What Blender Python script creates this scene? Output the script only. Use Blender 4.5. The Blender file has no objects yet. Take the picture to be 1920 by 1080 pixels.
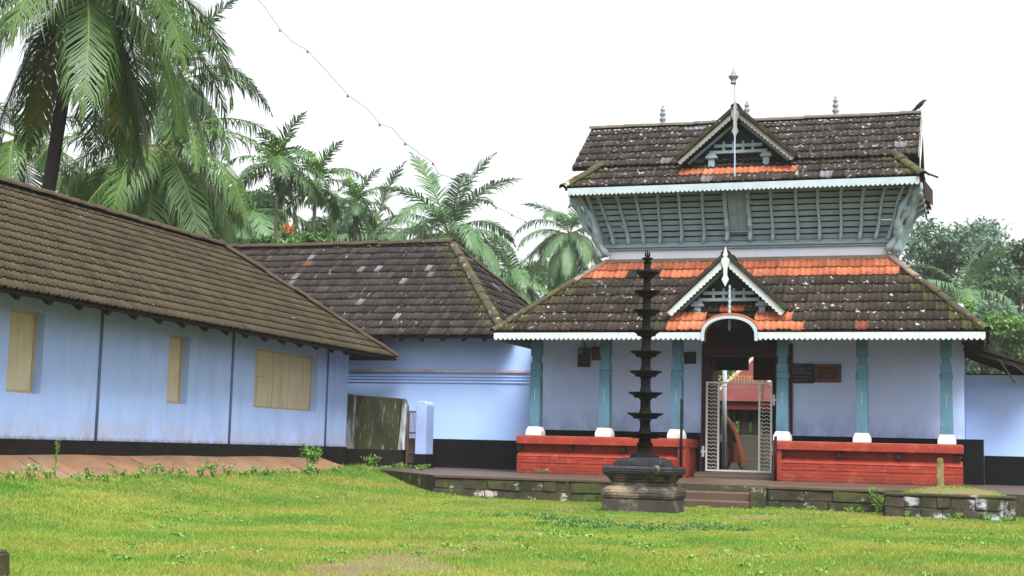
import bpy, math, random
import numpy as np
from mathutils import Vector, Matrix
random.seed(7); rng = np.random.default_rng(7)
scn = bpy.context.scene
col = scn.collection
R_ = math.radians

# ------------------------------------------------------------------ camera, sky, sun, exposure
FPX = 2660.0
def _n(v):
    v = np.array(v, float); return v / np.linalg.norm(v)
_Y = _n([880, 327, FPX]); _mX = _n([-8030, 100, FPX]); _X = _n(-(_mX - _Y * (_mX @ _Y))); _Z = np.cross(_X, _Y)
RC = np.stack([_X, _Y, _Z])
EYE = np.array([0, 0, 0.9])
cam_d = bpy.data.cameras.new('camera'); cam = bpy.data.objects.new('camera', cam_d); col.objects.link(cam)
_r, _u, _f = RC @ [1, 0, 0], RC @ [0, -1, 0], RC @ [0, 0, 1]
cam.matrix_world = Matrix(((_r[0], _u[0], -_f[0], EYE[0]), (_r[1], _u[1], -_f[1], EYE[1]), (_r[2], _u[2], -_f[2], EYE[2]), (0, 0, 0, 1)))
cam_d.sensor_width = 36; cam_d.lens = 36 * FPX / 1920; cam_d.clip_end = 3000
scn.camera = cam

SUN_EL, SUN_AZ = 58, 146          # azimuth measured from +Y towards +X: behind the camera, to its right
world = bpy.data.worlds.new('World'); scn.world = world; world.use_nodes = True
wn = world.node_tree; wn.nodes.clear()
sky = wn.nodes.new('ShaderNodeTexSky'); sky.sky_type = 'NISHITA'; sky.sun_disc = False
sky.sun_elevation = R_(SUN_EL); sky.sun_rotation = R_(SUN_AZ); sky.dust_density = 4.0; sky.air_density = 1.6
hsv = wn.nodes.new('ShaderNodeHueSaturation'); hsv.inputs['Saturation'].default_value = 0.2
bg = wn.nodes.new('ShaderNodeBackground'); bg.inputs['Strength'].default_value = 0.05
wo = wn.nodes.new('ShaderNodeOutputWorld')
wn.links.new(sky.outputs[0], hsv.inputs['Color']); wn.links.new(hsv.outputs[0], bg.inputs[0]); wn.links.new(bg.outputs[0], wo.inputs[0])
sun_d = bpy.data.lights.new('sun', 'SUN'); sun_d.energy = 1.5; sun_d.angle = R_(32); sun_d.color = (1, 0.985, 0.955)
sun = bpy.data.objects.new('sun', sun_d); col.objects.link(sun)
_sd = Vector((math.sin(R_(SUN_AZ)) * math.cos(R_(SUN_EL)), math.cos(R_(SUN_AZ)) * math.cos(R_(SUN_EL)), math.sin(R_(SUN_EL))))
sun.rotation_euler = _sd.to_track_quat('Z', 'Y').to_euler(); sun.location = (0, 0, 40)
scn.view_settings.view_transform = 'Standard'; scn.view_settings.look = 'None'; scn.view_settings.gamma = 1
scn.view_settings.exposure = 2.5; scn.view_settings.use_curve_mapping = False
scn.cycles.use_denoising = True
scn.cycles.max_bounces = 8

# ------------------------------------------------------------------ pixel -> point helpers
def ray(x, y): return RC @ np.array([x - 960, y - 540, FPX])
def at_y(x, y, Y): d = ray(x, y); return Vector(EYE + d * (Y - EYE[1]) / d[1])
def at_x(x, y, X): d = ray(x, y); return Vector(EYE + d * (X - EYE[0]) / d[0])
def at_z(x, y, Z): d = ray(x, y); return Vector(EYE + d * (Z - EYE[2]) / d[2])
def ss(t): t = np.clip(t, 0, 1); return t * t * (3 - 2 * t)
def ground_h(x, y):
    x = np.asarray(x, float); y = np.asarray(y, float)
    a = ss((-x - 8.3) / 4.0) * ss((y - 9) / 6)
    return (0.30 * a + 0.02 * (1 - a) * ss((y - 20.3) / 3.2) + 0.14 * a * ss((y - 24) / 4)
            + 0.012 * np.sin(x * 1.7 + y * .6) * np.cos(y * 1.3 - x * .4))
def gz(x, y): return float(ground_h(x, y))

# ------------------------------------------------------------------ materials
MATS = {}
def _noise(nt, scale, stretch=(1, 1, 1), detail=4, rough=.6, coord=None):
    mp = nt.nodes.new('ShaderNodeMapping'); mp.inputs['Scale'].default_value = [scale * s for s in stretch]
    nt.links.new(coord, mp.inputs['Vector'])
    n = nt.nodes.new('ShaderNodeTexNoise'); n.inputs['Scale'].default_value = 1; n.inputs['Detail'].default_value = detail; n.inputs['Roughness'].default_value = rough
    nt.links.new(mp.outputs[0], n.inputs['Vector'])
    return n.outputs['Fac']
def _range(nt, sock, lo, hi):
    m = nt.nodes.new('ShaderNodeMapRange'); m.inputs['From Min'].default_value = lo; m.inputs['From Max'].default_value = hi
    nt.links.new(sock, m.inputs['Value']); return m.outputs[0]
def _mix(nt, fac, a, b, mode='MIX'):
    m = nt.nodes.new('ShaderNodeMix'); m.data_type = 'RGBA'; m.blend_type = mode
    if isinstance(fac, (int, float)): m.inputs[0].default_value = fac
    else: nt.links.new(fac, m.inputs[0])
    for i, s in ((6, a), (7, b)):
        if isinstance(s, (tuple, list)): m.inputs[i].default_value = (*s, 1)
        else: nt.links.new(s, m.inputs[i])
    return m.outputs[2]
def _mul(nt, a, b):
    m = nt.nodes.new('ShaderNodeMath'); m.operation = 'MULTIPLY'
    for i, s in ((0, a), (1, b)):
        if isinstance(s, (int, float)): m.inputs[i].default_value = s
        else: nt.links.new(s, m.inputs[i])
    return m.outputs[0]
def mat(name, c1, c2=None, scale=3, rough=.8, layers=(), bump=0.0, bscale=40, attr=None, attr_cols=None, moss=False,
        trans=0.0, spec=0.15, metallic=0, zlayers=(), hard=(.35, .65)):
    """layers: (colour, scale, stretch, lo, hi, strength); zlayers: (colour, z_full, z_none, scale, strength) dirt rising from a height"""
    if name in MATS: return MATS[name]
    m = bpy.data.materials.new(name); m.use_nodes = True; nt = m.node_tree; MATS[name] = m
    b = nt.nodes['Principled BSDF']; out = nt.nodes['Material Output']
    geo = nt.nodes.new('ShaderNodeNewGeometry'); P = geo.outputs['Position']
    c2 = c2 or tuple(min(1, v * .8) for v in c1)
    base = _mix(nt, _range(nt, _noise(nt, scale, coord=P), *hard), c1, c2)
    if attr:
        at = nt.nodes.new('ShaderNodeAttribute'); at.attribute_name = attr
        sep = nt.nodes.new('ShaderNodeSeparateColor'); nt.links.new(at.outputs['Color'], sep.inputs[0])
        rp = nt.nodes.new('ShaderNodeValToRGB'); el = rp.color_ramp.elements
        el[0].position = attr_cols[0][0]; el[0].color = (*attr_cols[0][1], 1); el[1].position = attr_cols[-1][0]; el[1].color = (*attr_cols[-1][1], 1)
        for p_, c_ in attr_cols[1:-1]:
            e = el.new(p_); e.color = (*c_, 1)
        nt.links.new(sep.outputs[0], rp.inputs[0])
        base = _mix(nt, 1.0, base, rp.outputs[0], 'MULTIPLY')
    for (c, s, st, lo, hi, k) in layers:
        f = _range(nt, _noise(nt, s, st, 5, .65, P), lo, hi)
        base = _mix(nt, _mul(nt, f, k), base, c)
    for (c, z1, z0, s, k) in zlayers:
        sp = nt.nodes.new('ShaderNodeSeparateXYZ'); nt.links.new(P, sp.inputs[0])
        f = _mul(nt, _range(nt, sp.outputs[2], z0, z1), _range(nt, _noise(nt, s, (1, 1, .5), 5, .65, P), .3, .62))
        base = _mix(nt, _mul(nt, f, k), base, c)
    if moss:
        f = _mul(nt, sep.outputs[1], _range(nt, _noise(nt, 5, (1, 1, 1), 5, .7, P), .38, .6))
        base = _mix(nt, f, base, (.060, .066, .012))
    nt.links.new(base, b.inputs['Base Color'])
    b.inputs['Roughness'].default_value = rough; b.inputs['Specular IOR Level'].default_value = spec; b.inputs['Metallic'].default_value = metallic
    if bump:
        bp = nt.nodes.new('ShaderNodeBump'); bp.inputs['Strength'].default_value = bump; bp.inputs['Distance'].default_value = .02
        nt.links.new(_noise(nt, bscale, coord=P), bp.inputs['Height']); nt.links.new(bp.outputs[0], b.inputs['Normal'])
    if trans:
        t = nt.nodes.new('ShaderNodeBsdfTranslucent'); nt.links.new(base, t.inputs[0])
        ms = nt.nodes.new('ShaderNodeMixShader'); ms.inputs[0].default_value = trans
        nt.links.new(b.outputs[0], ms.inputs[1]); nt.links.new(t.outputs[0], ms.inputs[2]); nt.links.new(ms.outputs[0], out.inputs['Surface'])
    return m

S1 = (1, 1, 1)
BLUE = (.32, .46, .80)
M_wall = mat('blue_limewash', BLUE, (.36, .50, .83), 1.1, .85, layers=[((.25, .34, .60), 2.2, (1, 1, .22), .48, .70, .5), ((.50, .60, .82), 5, (1, 1, .15), .56, .75, .5), ((.2, .26, .45), 9, (1, 1, .4), .70, .8, .5)],
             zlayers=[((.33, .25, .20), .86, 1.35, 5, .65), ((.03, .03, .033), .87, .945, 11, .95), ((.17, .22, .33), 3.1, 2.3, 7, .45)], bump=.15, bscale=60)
M_wallw = mat('blue_limewash_wing', (.33, .47, .77), (.30, .43, .74), .8, .85, layers=[((.30, .38, .62), 1.6, (1, 1, .4), .5, .8, .35), ((.2, .2, .33), 6, S1, .68, .78, .4)], bump=.12, bscale=60)
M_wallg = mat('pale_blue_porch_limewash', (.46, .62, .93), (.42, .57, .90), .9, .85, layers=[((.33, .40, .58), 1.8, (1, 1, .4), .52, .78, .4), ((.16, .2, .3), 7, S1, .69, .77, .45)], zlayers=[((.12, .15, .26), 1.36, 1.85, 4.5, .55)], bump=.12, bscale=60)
M_dado = mat('black_dado_paint', (.0035, .0038, .0045), (.006, .006, .007), 2, .6, layers=[((.016, .015, .014), 3, S1, .6, .8, .5), ((.2, .19, .18), 8, S1, .72, .74, .8)], bump=.1, spec=.06)
M_dado2 = mat('worn_black_plinth', (.008, .0078, .0078), (.014, .0125, .0115), 2, .8, layers=[((.045, .03, .022), 3, (1, 1, 1), .55, .75, .6)], bump=.2, spec=.06)
M_apron = mat('laterite_apron', (.20, .105, .058), (.135, .078, .046), 1.5, .85, layers=[((.17, .14, .10), 1.1, (1, .4, 1), .5, .7, .7), ((.06, .034, .02), 3.5, (.6, 1.4, 1), .60, .66, .8), ((.05, .035, .025), 16, S1, .62, .68, .7), ((.30, .17, .10), 4, S1, .6, .8, .5)], bump=.3, bscale=30)
M_red = mat('red_oxide_paint', (0.2376, 0.0331, 0.0187), (0.1872, 0.0245, 0.0151), 2.2, .6, layers=[((.15, .022, .016), 3, (.5, .5, 2), .48, .70, .6), ((.36, .10, .065), 4.5, S1, .54, .70, .55), ((.03, .014, .012), 9, S1, .655, .70, .8)], zlayers=[((.045, .02, .015), .44, .62, 6, .8), ((.32, .09, .06), 1.22, 1.13, 7, .6)], bump=.2, bscale=70)
M_teal = mat('teal_pillar_paint', (.072, .165, .232), (.085, .19, .262), 2, .6, layers=[((.05, .11, .14), 7, (1, 1, .25), .54, .72, .6), ((.30, .36, .38), 16, S1, .66, .70, .6)], zlayers=[((.04, .06, .07), 1.4, 1.75, 8, .6)], bump=.08)
M_grey = mat('grey_blue_timber', (.225, .315, .36), (.28, .375, .42), 2.5, .75, layers=[((.10, .14, .155), 5, (.3, 1, 1), .55, .8, .6), ((.36, .40, .41), 12, S1, .66, .8, .4)], bump=.2, bscale=50)
M_brk = mat('pale_bracket_paint', (.36, .47, .51), (.29, .39, .43), 3, .75, layers=[((.12, .17, .19), 7, S1, .55, .75, .6)], bump=.2, bscale=50)
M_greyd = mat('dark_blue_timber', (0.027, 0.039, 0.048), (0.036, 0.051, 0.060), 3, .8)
M_white = mat('white_fascia_paint', (0.4000, 0.4320, 0.4240), (0.3520, 0.3920, 0.3920), 3, .6, layers=[((.40, .43, .40), 3, (2, 2, .6), .58, .8, .6), ((.16, .16, .13), 7, S1, .70, .8, .6)], bump=.08)
M_fasciag = mat('grey_fascia_paint', (.33, .39, .41), (.28, .34, .365), 3, .65, layers=[((.30, .34, .33), 3, (2, 2, .6), .55, .8, .6)])
M_weath = mat('weathered_white_board', (0.2170, 0.2213, 0.2040), (0.1562, 0.1562, 0.1389), 4, .8, layers=[((.13, .12, .09), 6, S1, .52, .7, .8), ((.7, .72, .7), 9, S1, .62, .75, .7)], bump=.2)
M_cap = mat('white_limed_base', (0.5760, 0.5760, 0.5688), (0.5184, 0.5184, 0.5112), 5, .7, layers=[((.4, .38, .35), 8, S1, .66, .8, .5)])
M_wood = mat('dark_roof_timber', (0.022, 0.017, 0.013), (0.015, 0.011, 0.009), 4, .85)
M_maroon = mat('maroon_door_paint', (0.051, 0.010, 0.009), (0.036, 0.007, 0.007), 3, .55)
M_shut = mat('cream_shutter_paint', (.56, .49, .34), (.50, .43, .30), 2, .75, layers=[((.30, .24, .15), 3.5, (1, 1, .3), .5, .75, .5), ((.2, .15, .09), 14, (1, 1, .15), .62, .75, .5)], bump=.12, bscale=40)
M_shutf = mat('cream_frame_paint', (.46, .36, .20), (.40, .31, .18), 3, .75)
M_seam = mat('dark_blue_joint', (.11, .16, .27), (.09, .13, .22), 3, .8)
M_stone = mat('dark_lamp_stone', (.0052, .0051, .005), (.009, .0087, .0083), 6, .6, layers=[((.02, .019, .017), 8, S1, .6, .8, .5)], bump=.35, bscale=35, spec=.06)
M_stone2 = mat('weathered_granite', (0.0392, 0.0357, 0.0308), (0.0266, 0.0245, 0.0210), 3, .8, layers=[((.22, .17, .115), 2.6, (1, 1, 1.6), .50, .68, .8), ((.028, .027, .026), 4, (1, 1, .6), .50, .68, .8), ((.30, .29, .26), 14, S1, .68, .76, .5)], bump=.4, bscale=25)
M_stone3 = mat('blackened_granite', (0.0147, 0.0161, 0.0182), (0.0252, 0.0266, 0.0294), 5, .6, layers=[((.12, .13, .14), 9, (1, 1, 3), .58, .75, .5)], bump=.4, bscale=30)
M_plat = mat('wet_brown_paving', (.058, .036, .024), (.072, .047, .033), 1.4, .42, layers=[((.07, .046, .032), 1.2, (1, .5, 1), .5, .75, .7), ((.12, .085, .06), 4, S1, .62, .8, .5)], bump=.15, bscale=20, spec=.35)
M_lat = mat('mossy_laterite', (0.0474, 0.0384, 0.0270), (0.0246, 0.0228, 0.0132), 3, .9, layers=[((.05, .062, .016), 2.2, S1, .46, .62, .85), ((.40, .37, .33), 3.4, (1, 1, 1.3), .60, .68, .8), ((.018, .018, .014), 2.6, (1, 1, .8), .54, .68, .8)], bump=.5, bscale=18)
M_latw = mat('whitewashed_laterite', (.050, .042, .032), (.030, .030, .018), 3, .9, layers=[((.34, .36, .38), 2.3, (1, 1, 1), .50, .58, .9), ((.10, .06, .045), 4, S1, .56, .66, .7), ((.022, .028, .010), 3.0, (1, 1, 1.6), .52, .64, .9)], bump=.5, bscale=18)
M_mortar = mat('dark_mossy_mortar', (.03, .032, .018), (.05, .045, .03), 4, .95)
M_mosswall = mat('mossy_limewash', (0.360, 0.405, 0.495), (0.414, 0.450, 0.522), 2, .9, layers=[((.16, .15, .12), 3, (1, 1, .3), .42, .56, .9), ((.028, .030, .013), 5, (1.4, 1, .16), .40, .58, .9)], bump=.3, bscale=30)
M_mossdark = mat('black_algae_limewash', (0.022, 0.024, 0.010), (0.035, 0.036, 0.015), 1.6, .9, layers=[((.30, .29, .25), 11, (1.6, 1, .25), .585, .69, .75), ((.016, .016, .012), 2, (1, 1, .6), .52, .66, .8)], bump=.35, bscale=30)
M_iron = mat('rusty_iron', (.06, .035, .03), (.09, .05, .04), 6, .7)
M_rust = mat('rusty_sheet', (.05, .032, .025), (.035, .025, .02), 5, .8)
M_gate = mat('white_gate_enamel', (.66, .68, .68), (.6, .62, .62), 5, .45)
M_pipe = mat('grey_steel_tube', (.55, .62, .66), (.5, .56, .6), 4, .4)
M_black = mat('black_board', (.012, .014, .017), (.018, .02, .022), 5, .4)
M_boardm = mat('maroon_board', (.075, .02, .018), (.06, .016, .015), 5, .5)
M_ink = mat('white_lettering', (.36, .37, .36), (.3, .31, .3), 9, .7)
M_inky = mat('yellow_lettering', (.62, .40, .10), (.55, .34, .09), 9, .6)
M_shrine = mat('red_shrine_tile', (.105, .024, .022), (.078, .018, .018), 3, .7, bump=.1)
M_shrined = mat('dark_red_fascia', (0.090, 0.014, 0.013), (0.072, 0.012, 0.012), 3, .7)
M_shst = mat('dim_shrine_stone', (.055, .048, .036), (.038, .033, .026), 3, .9)
M_crow = mat('crow_feather', (0.010, 0.011, 0.013), (0.017, 0.017, 0.021), 8, .5)
M_metal = mat('silver_finial_paint', (.20, .22, .23), (.13, .145, .15), 7, .5, layers=[((.16, .17, .17), 10, S1, .56, .7, .7)])
M_cloth = mat('orange_brown_cloth', (.25, .075, .032), (.18, .052, .025), 6, .8)
M_skin = mat('brown_skin', (.13, .065, .04), (.11, .055, .035), 6, .6)
M_hair = mat('black_hair', (.012, .011, .011), (.02, .018, .018), 9, .5)
M_wire = mat('pale_wire', (.22, .20, .19), (.2, .18, .17), 6, .6)
M_bulb = mat('dull_bulb', (.25, .16, .12), (.2, .12, .1), 6, .4)
M_box = mat('dark_meter_box', (.030, .026, .024), (.045, .035, .03), 6, .6)
M_panel = mat('meter_dial', (.20, .20, .19), (.14, .14, .13), 6, .5)
M_dirt = mat('lawn_soil', (.145, .098, .056), (.115, .080, .045), 1.3, .95, layers=[((.10, .13, .035), .8, S1, .40, .62, .7), ((.17, .105, .062), 3, S1, .58, .78, .6)], bump=.6, bscale=25)
# tiles: attribute tv = (random, moss, 0)
WHITE_SP = ((.42, .41, .39), 7.5, (1, 1, 1), .635, .655, .95)
M_tile_hall = mat('olive_brown_tile', (.050, .0395, .0235), (.037, .029, .018), 1.2, .9, layers=[((.065, .052, .032), 2.2, S1, .52, .75, .6), ((.60, .55, .5), 7, S1, .715, .725, .9)], attr='tv', attr_cols=[(0, (.72, .70, .66)), (.5, (1, 1, 1)), (1, (1.12, 1.10, 1.05))], moss=True, bump=.3, bscale=50)
M_tile_wing = mat('sooty_brown_tile', (0.0216, 0.0187, 0.0173), (0.0302, 0.0245, 0.0223), 1.3, .9, layers=[((.030, .026, .024), 2.4, S1, .5, .72, .7), ((.26, .245, .26), 2.0, (9, 1, 1), .64, .68, .75), ((.36, .34, .33), 9, (1, 1, 1), .68, .71, .8)], attr='tv', attr_cols=[(0, (.6, .58, .58)), (.6, (1, 1, 1)), (.84, (1.35, 1.25, 1.2)), (1, (1.7, 1.55, 1.5))], moss=True, bump=.3, bscale=50)
M_tile_pale = mat('pale_worn_tile', (0.140, 0.133, 0.147), (0.091, 0.084, 0.087), 4, .85, layers=[((.06, .05, .045), 6, S1, .52, .66, .8)], attr='tv', attr_cols=[(0, (.7, .7, .7)), (1, (1.1, 1.1, 1.15))], moss=True)
M_tile_gate = mat('black_brown_tile', (.0225, .0178, .0137), (.031, .0235, .018), 1.2, .9, layers=[((.032, .028, .022), 2, S1, .5, .72, .7), ((.13, .10, .08), 5, S1, .60, .8, .6), WHITE_SP], attr='tv', attr_cols=[(0, (.65, .63, .6)), (.6, (1, 1, 1)), (1, (1.35, 1.25, 1.2))], moss=True, bump=.35, bscale=50)
M_tile_up = mat('black_grey_tile', (0.0254, 0.0213, 0.0189), (0.0361, 0.0295, 0.0254), 1.2, .9, layers=[((.030, .027, .024), 2, S1, .5, .72, .7), ((.36, .34, .33), 8.5, (1, 1, 1), .612, .64, .85)], attr='tv', attr_cols=[(0, (.65, .63, .6)), (.6, (1, 1, 1)), (1, (1.35, 1.25, 1.2))], moss=True, bump=.35, bscale=50)
M_tile_new = mat('orange_clay_tile', (.37, .122, .060), (.32, .098, .048), 2, .8, layers=[((.20, .065, .04), 3, S1, .50, .70, .7), ((.05, .04, .03), 4.5, S1, .60, .70, .75), ((.45, .2, .12), 7, S1, .60, .75, .5)], attr='tv', attr_cols=[(0, (.78, .74, .72)), (.5, (1, 1, 1)), (1, (1.12, 1.15, 1.15))], moss=True, bump=.2)
M_tile_redd = mat('dull_red_tile', (0.144, 0.037, 0.025), (0.102, 0.030, 0.022), 3, .85, layers=[((.06, .04, .03), 4, S1, .5, .7, .7)], attr='tv', attr_cols=[(0, (.8, .8, .8)), (1, (1.1, 1.1, 1.1))], moss=True)
M_ridge = mat('lichened_ridge_mortar', (0.0330, 0.0270, 0.0198), (0.0528, 0.0432, 0.0330), 3, .95, layers=[((.055, .058, .013), 2.6, S1, .46, .62, .85), ((.36, .35, .32), 7, S1, .62, .66, .8)], bump=.6, bscale=20)
M_ridge2 = mat('dark_verge_mortar', (.018, .015, .012), (.030, .025, .019), 4, .95, layers=[((.05, .05, .014), 3, S1, .5, .65, .7), ((.25, .24, .22), 8, S1, .64, .68, .7)], bump=.6, bscale=20)
M_ridgeh = mat('brown_ridge_tile', (0.0552, 0.0416, 0.0264), (0.0400, 0.0296, 0.0200), 3, .95, layers=[((.5, .46, .42), 6, S1, .69, .73, .7), ((.25, .10, .06), 2.5, S1, .66, .72, .6)], bump=.5, bscale=25)
M_mort = mat('grey_cement_band', (0.1848, 0.1400, 0.1064), (0.1400, 0.1120, 0.0864), 3, .9)
# plants
def leafmat(name, c1, c2, trans=.24, **k): return mat(name, c1, c2, k.pop('scale', 1.4), .5, trans=trans, spec=.35, hard=(.3, .7), **k)
M_frond = leafmat('coconut_leaflet', (.026, .076, .008), (.048, .104, .012))
M_frond_y = leafmat('yellowing_leaflet', (.13, .145, .014), (.09, .12, .016))
M_frond_far = leafmat('haze_tinted_leaflet', (.055, .125, .052), (.08, .155, .06))  # far palms: distance haze painted into the leaf colour
M_areca = leafmat('areca_leaflet', (.038, .095, .032), (.058, .125, .034))
M_areca_new = leafmat('bright_young_leaflet', (.16, .33, .03), (.12, .26, .03))
M_rachis = mat('green_rachis', (.11, .13, .03), (.09, .11, .028), 3, .6)
M_leaf1 = leafmat('dark_broad_leaf', (.024, .062, .018), (.042, .092, .022))
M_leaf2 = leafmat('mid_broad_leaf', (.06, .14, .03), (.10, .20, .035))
M_leaf3 = leafmat('haze_tinted_broad_leaf', (.075, .135, .092), (.10, .17, .105))  # far trees: paler and bluer, air haze put into the leaf colour
M_leaf4 = leafmat('fresh_weed_leaf', (.10, .22, .035), (.14, .28, .04))
M_orange = mat('orange_areca_nut', (.42, .10, .012), (.36, .08, .012), 8, .5)
M_trunk = mat('dark_palm_trunk', (0.036, 0.029, 0.023), (0.023, 0.019, 0.016), 3, .9, layers=[((.02, .018, .016), 9, (.3, .3, 3), .5, .62, .8)], bump=.5, bscale=14)
M_trunk2 = mat('ringed_pale_trunk', (.17, .15, .11), (.12, .11, .08), 3, .9, layers=[((.32, .31, .27), 6, (.3, .3, 2.5), .55, .68, .7)], bump=.4, bscale=14)
M_bark = mat('brown_bark', (.07, .055, .04), (.05, .04, .03), 4, .9)
M_grass = mat('lawn_blade', (.262, .330, .050), (.135, .275, .034), .55, .55, trans=.4, spec=.3, hard=(.42, .60), attr='tv',
              attr_cols=[(0, (.66, .72, .7)), (.35, (.88, .92, .9)), (.8, (1.08, 1.05, 1)), (1, (1.4, 1.2, 1.3))], layers=[((.33, .29, .075), .30, (1, 1, 1), .48, .66, .7), ((.22, .15, .06), .8, (.6, 1.6, 1), .60, .72, .55), ((.06, .15, .015), 1.3, (1, 1, 1), .58, .72, .6)])

# ------------------------------------------------------------------ mesh builder
class MB:
    def __init__(s): s.v = []; s.f = []; s.m = []
    def add(s, vs, fs, mi=0):
        o = len(s.v); s.v += [tuple(p) for p in vs]; s.f += [tuple(i + o for i in f) for f in fs]; s.m += [mi] * len(fs); return s
    def box(s, x0, x1, y0, y1, z0, z1, mi=0):
        return s.add([(x0, y0, z0), (x1, y0, z0), (x1, y1, z0), (x0, y1, z0), (x0, y0, z1), (x1, y0, z1), (x1, y1, z1), (x0, y1, z1)],
                     [(0, 3, 2, 1), (4, 5, 6, 7), (0, 1, 5, 4), (1, 2, 6, 5), (2, 3, 7, 6), (3, 0, 4, 7)], mi)
    def frustum(s, cx, cy, z0, z1, a0, a1, b0=None, b1=None, mi=0):      # half sizes a (x) b (y)
        b0 = a0 if b0 is None else b0; b1 = a1 if b1 is None else b1
        return s.add([(cx - a0, cy - b0, z0), (cx + a0, cy - b0, z0), (cx + a0, cy + b0, z0), (cx - a0, cy + b0, z0),
                      (cx - a1, cy - b1, z1), (cx + a1, cy - b1, z1), (cx + a1, cy + b1, z1), (cx - a1, cy + b1, z1)],
                     [(0, 3, 2, 1), (4, 5, 6, 7), (0, 1, 5, 4), (1, 2, 6, 5), (2, 3, 7, 6), (3, 0, 4, 7)], mi)
    def prism(s, pts, d, mi=0):
        n = len(pts); d = Vector(d); P = [Vector(p) for p in pts]
        return s.add(P + [p + d for p in P], [tuple(range(n))[::-1], tuple(range(n, 2 * n))] + [(i, (i + 1) % n, (i + 1) % n + n, i + n) for i in range(n)], mi)
    def bar(s, a, b, w, h, up=(0, 0, 1), mi=0):                        # box along a-b
        a = Vector(a); b = Vector(b); t = (b - a).normalized(); x = t.cross(Vector(up)).normalized(); y = x.cross(t)
        c = [x * (w / 2 * i) + y * (h / 2 * j) for i, j in ((-1, -1), (1, -1), (1, 1), (-1, 1))]
        return s.add([a + q for q in c] + [b + q for q in c], [(0, 1, 2, 3), (7, 6, 5, 4)] + [(i, i + 4, (i + 1) % 4 + 4, (i + 1) % 4) for i in range(4)], mi)
    def tube(s, path, rad, n=8, mi=0):
        P = [Vector(p) for p in path]; k = len(P); rad = [rad] * k if isinstance(rad, (int, float)) else rad
        vs = []; x = None
        for i, p in enumerate(P):
            t = (P[min(i + 1, k - 1)] - P[max(i - 1, 0)]).normalized()
            if x is None: x = t.orthogonal().normalized()
            x = (x - t * x.dot(t)).normalized(); y = t.cross(x)
            vs += [p + (x * math.cos(2 * math.pi * j / n) + y * math.sin(2 * math.pi * j / n)) * rad[i] for j in range(n)]
        fs = [(i * n + j, i * n + (j + 1) % n, (i + 1) * n + (j + 1) % n, (i + 1) * n + j) for i in range(k - 1) for j in range(n)]
        fs += [tuple(range(n))[::-1], tuple(range((k - 1) * n, k * n))]
        return s.add(vs, fs, mi)
    def lathe(s, prof, c, n=20, mi=0, wob=None, rot=0):
        c = Vector(c); k = len(prof); vs = []
        for i, (r, z) in enumerate(prof):
            for j in range(n):
                a = 2 * math.pi * j / n + rot; rr = r * (1 + (wob(i, j) if wob else 0))
                vs.append(c + Vector((rr * math.cos(a), rr * math.sin(a), z)))
        fs = [(i * n + j, i * n + (j + 1) % n, (i + 1) * n + (j + 1) % n, (i + 1) * n + j) for i in range(k - 1) for j in range(n)]
        fs += [tuple(range(n))[::-1], tuple(range((k - 1) * n, k * n))]
        return s.add(vs, fs, mi)
    def build(s, name, mats, parent=None, smooth=False, bevel=0, attr=None):
        me = bpy.data.meshes.new(name); me.from_pydata(s.v, [], s.f)
        mats = mats if isinstance(mats, (list, tuple)) else [mats]
        for m in mats: me.materials.append(m)
        if len(mats) > 1: me.polygons.foreach_set('material_index', s.m)
        if smooth: me.polygons.foreach_set('use_smooth', [True] * len(me.polygons))
        if attr is not None:
            a = me.color_attributes.new('tv', 'FLOAT_COLOR', 'POINT'); a.data.foreach_set('color', np.asarray(attr, np.float32).ravel())
        me.update()
        o = bpy.data.objects.new(name, me); col.objects.link(o); setpar(o, parent)
        if bevel:
            b = o.modifiers.new('bevel', 'BEVEL'); b.width = bevel; b.segments = 2; b.limit_method = 'ANGLE'
        return o
def setpar(o, parent):
    if parent is None: return
    o.parent = parent
    if '_inv_loc' in parent: o.matrix_parent_inverse = Matrix.Translation(-Vector(parent['_inv_loc']))
def tag(o, label, cat, group=None):
    o['label'] = label; o['category'] = cat
    if group: o['group'] = group
    return o
ROOTS = []
def thing(name, loc, label, cat, group=None):
    o = bpy.data.objects.new(name, None); col.objects.link(o); o.location = loc; o['_inv_loc'] = tuple(loc); ROOTS.append(o)
    o.empty_display_size = .3
    return tag(o, label, cat, group)
def struct(o): o['kind'] = 'structure'; return o
def stuff(o): o['kind'] = 'stuff'; return o
def inst(name, me, M, parent):
    o = bpy.data.objects.new(name, me); col.objects.link(o); setpar(o, parent); o.matrix_basis = M; return o

# ------------------------------------------------------------------ tiles
PROF = [(0, .030), (.10, .022), (.2, .004), (.34, .0), (.44, .014), (.5, .024), (.56, .014), (.66, 0), (.8, .004), (.9, .022), (1, .030)]
def tile_pts(w, L, amp=1.0, n=None):
    """local vertices of one clay roof tile: ribbed top sheet + lower lip; x across, y up the slope"""
    vs = []; k = len(PROF)
    for y, lift in ((0, .034), (L, .0)):
        vs += [(u * w, y, h * amp + lift) for u, h in PROF]
    vs += [(u * w, 0.004, h * amp + .034 - .022) for u, h in PROF]
    fs = [(i, i + 1, k + i + 1, k + i) for i in range(k - 1)] + [(2 * k + i, 2 * k + i + 1, i + 1, i) for i in range(k - 1)]
    return vs, fs
_tile_cache = {}
def tile_mesh(w, L, m, var):
    key = (round(w, 4), round(L, 4), m.name, var)
    if key not in _tile_cache:
        vs, fs = tile_pts(w, L)
        me = bpy.data.meshes.new('tile'); me.from_pydata(vs, [], fs); me.materials.append(m)
        a = me.color_attributes.new('tv', 'FLOAT_COLOR', 'POINT'); a.data.foreach_set('color', np.tile(np.array([(var + .5) / 8, 0, 0, 1], np.float32), len(vs)))
        me.polygons.foreach_set('use_smooth', [i < 10 for i in range(len(fs))]); me.update()
        _tile_cache[key] = me
    return _tile_cache[key]
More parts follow.
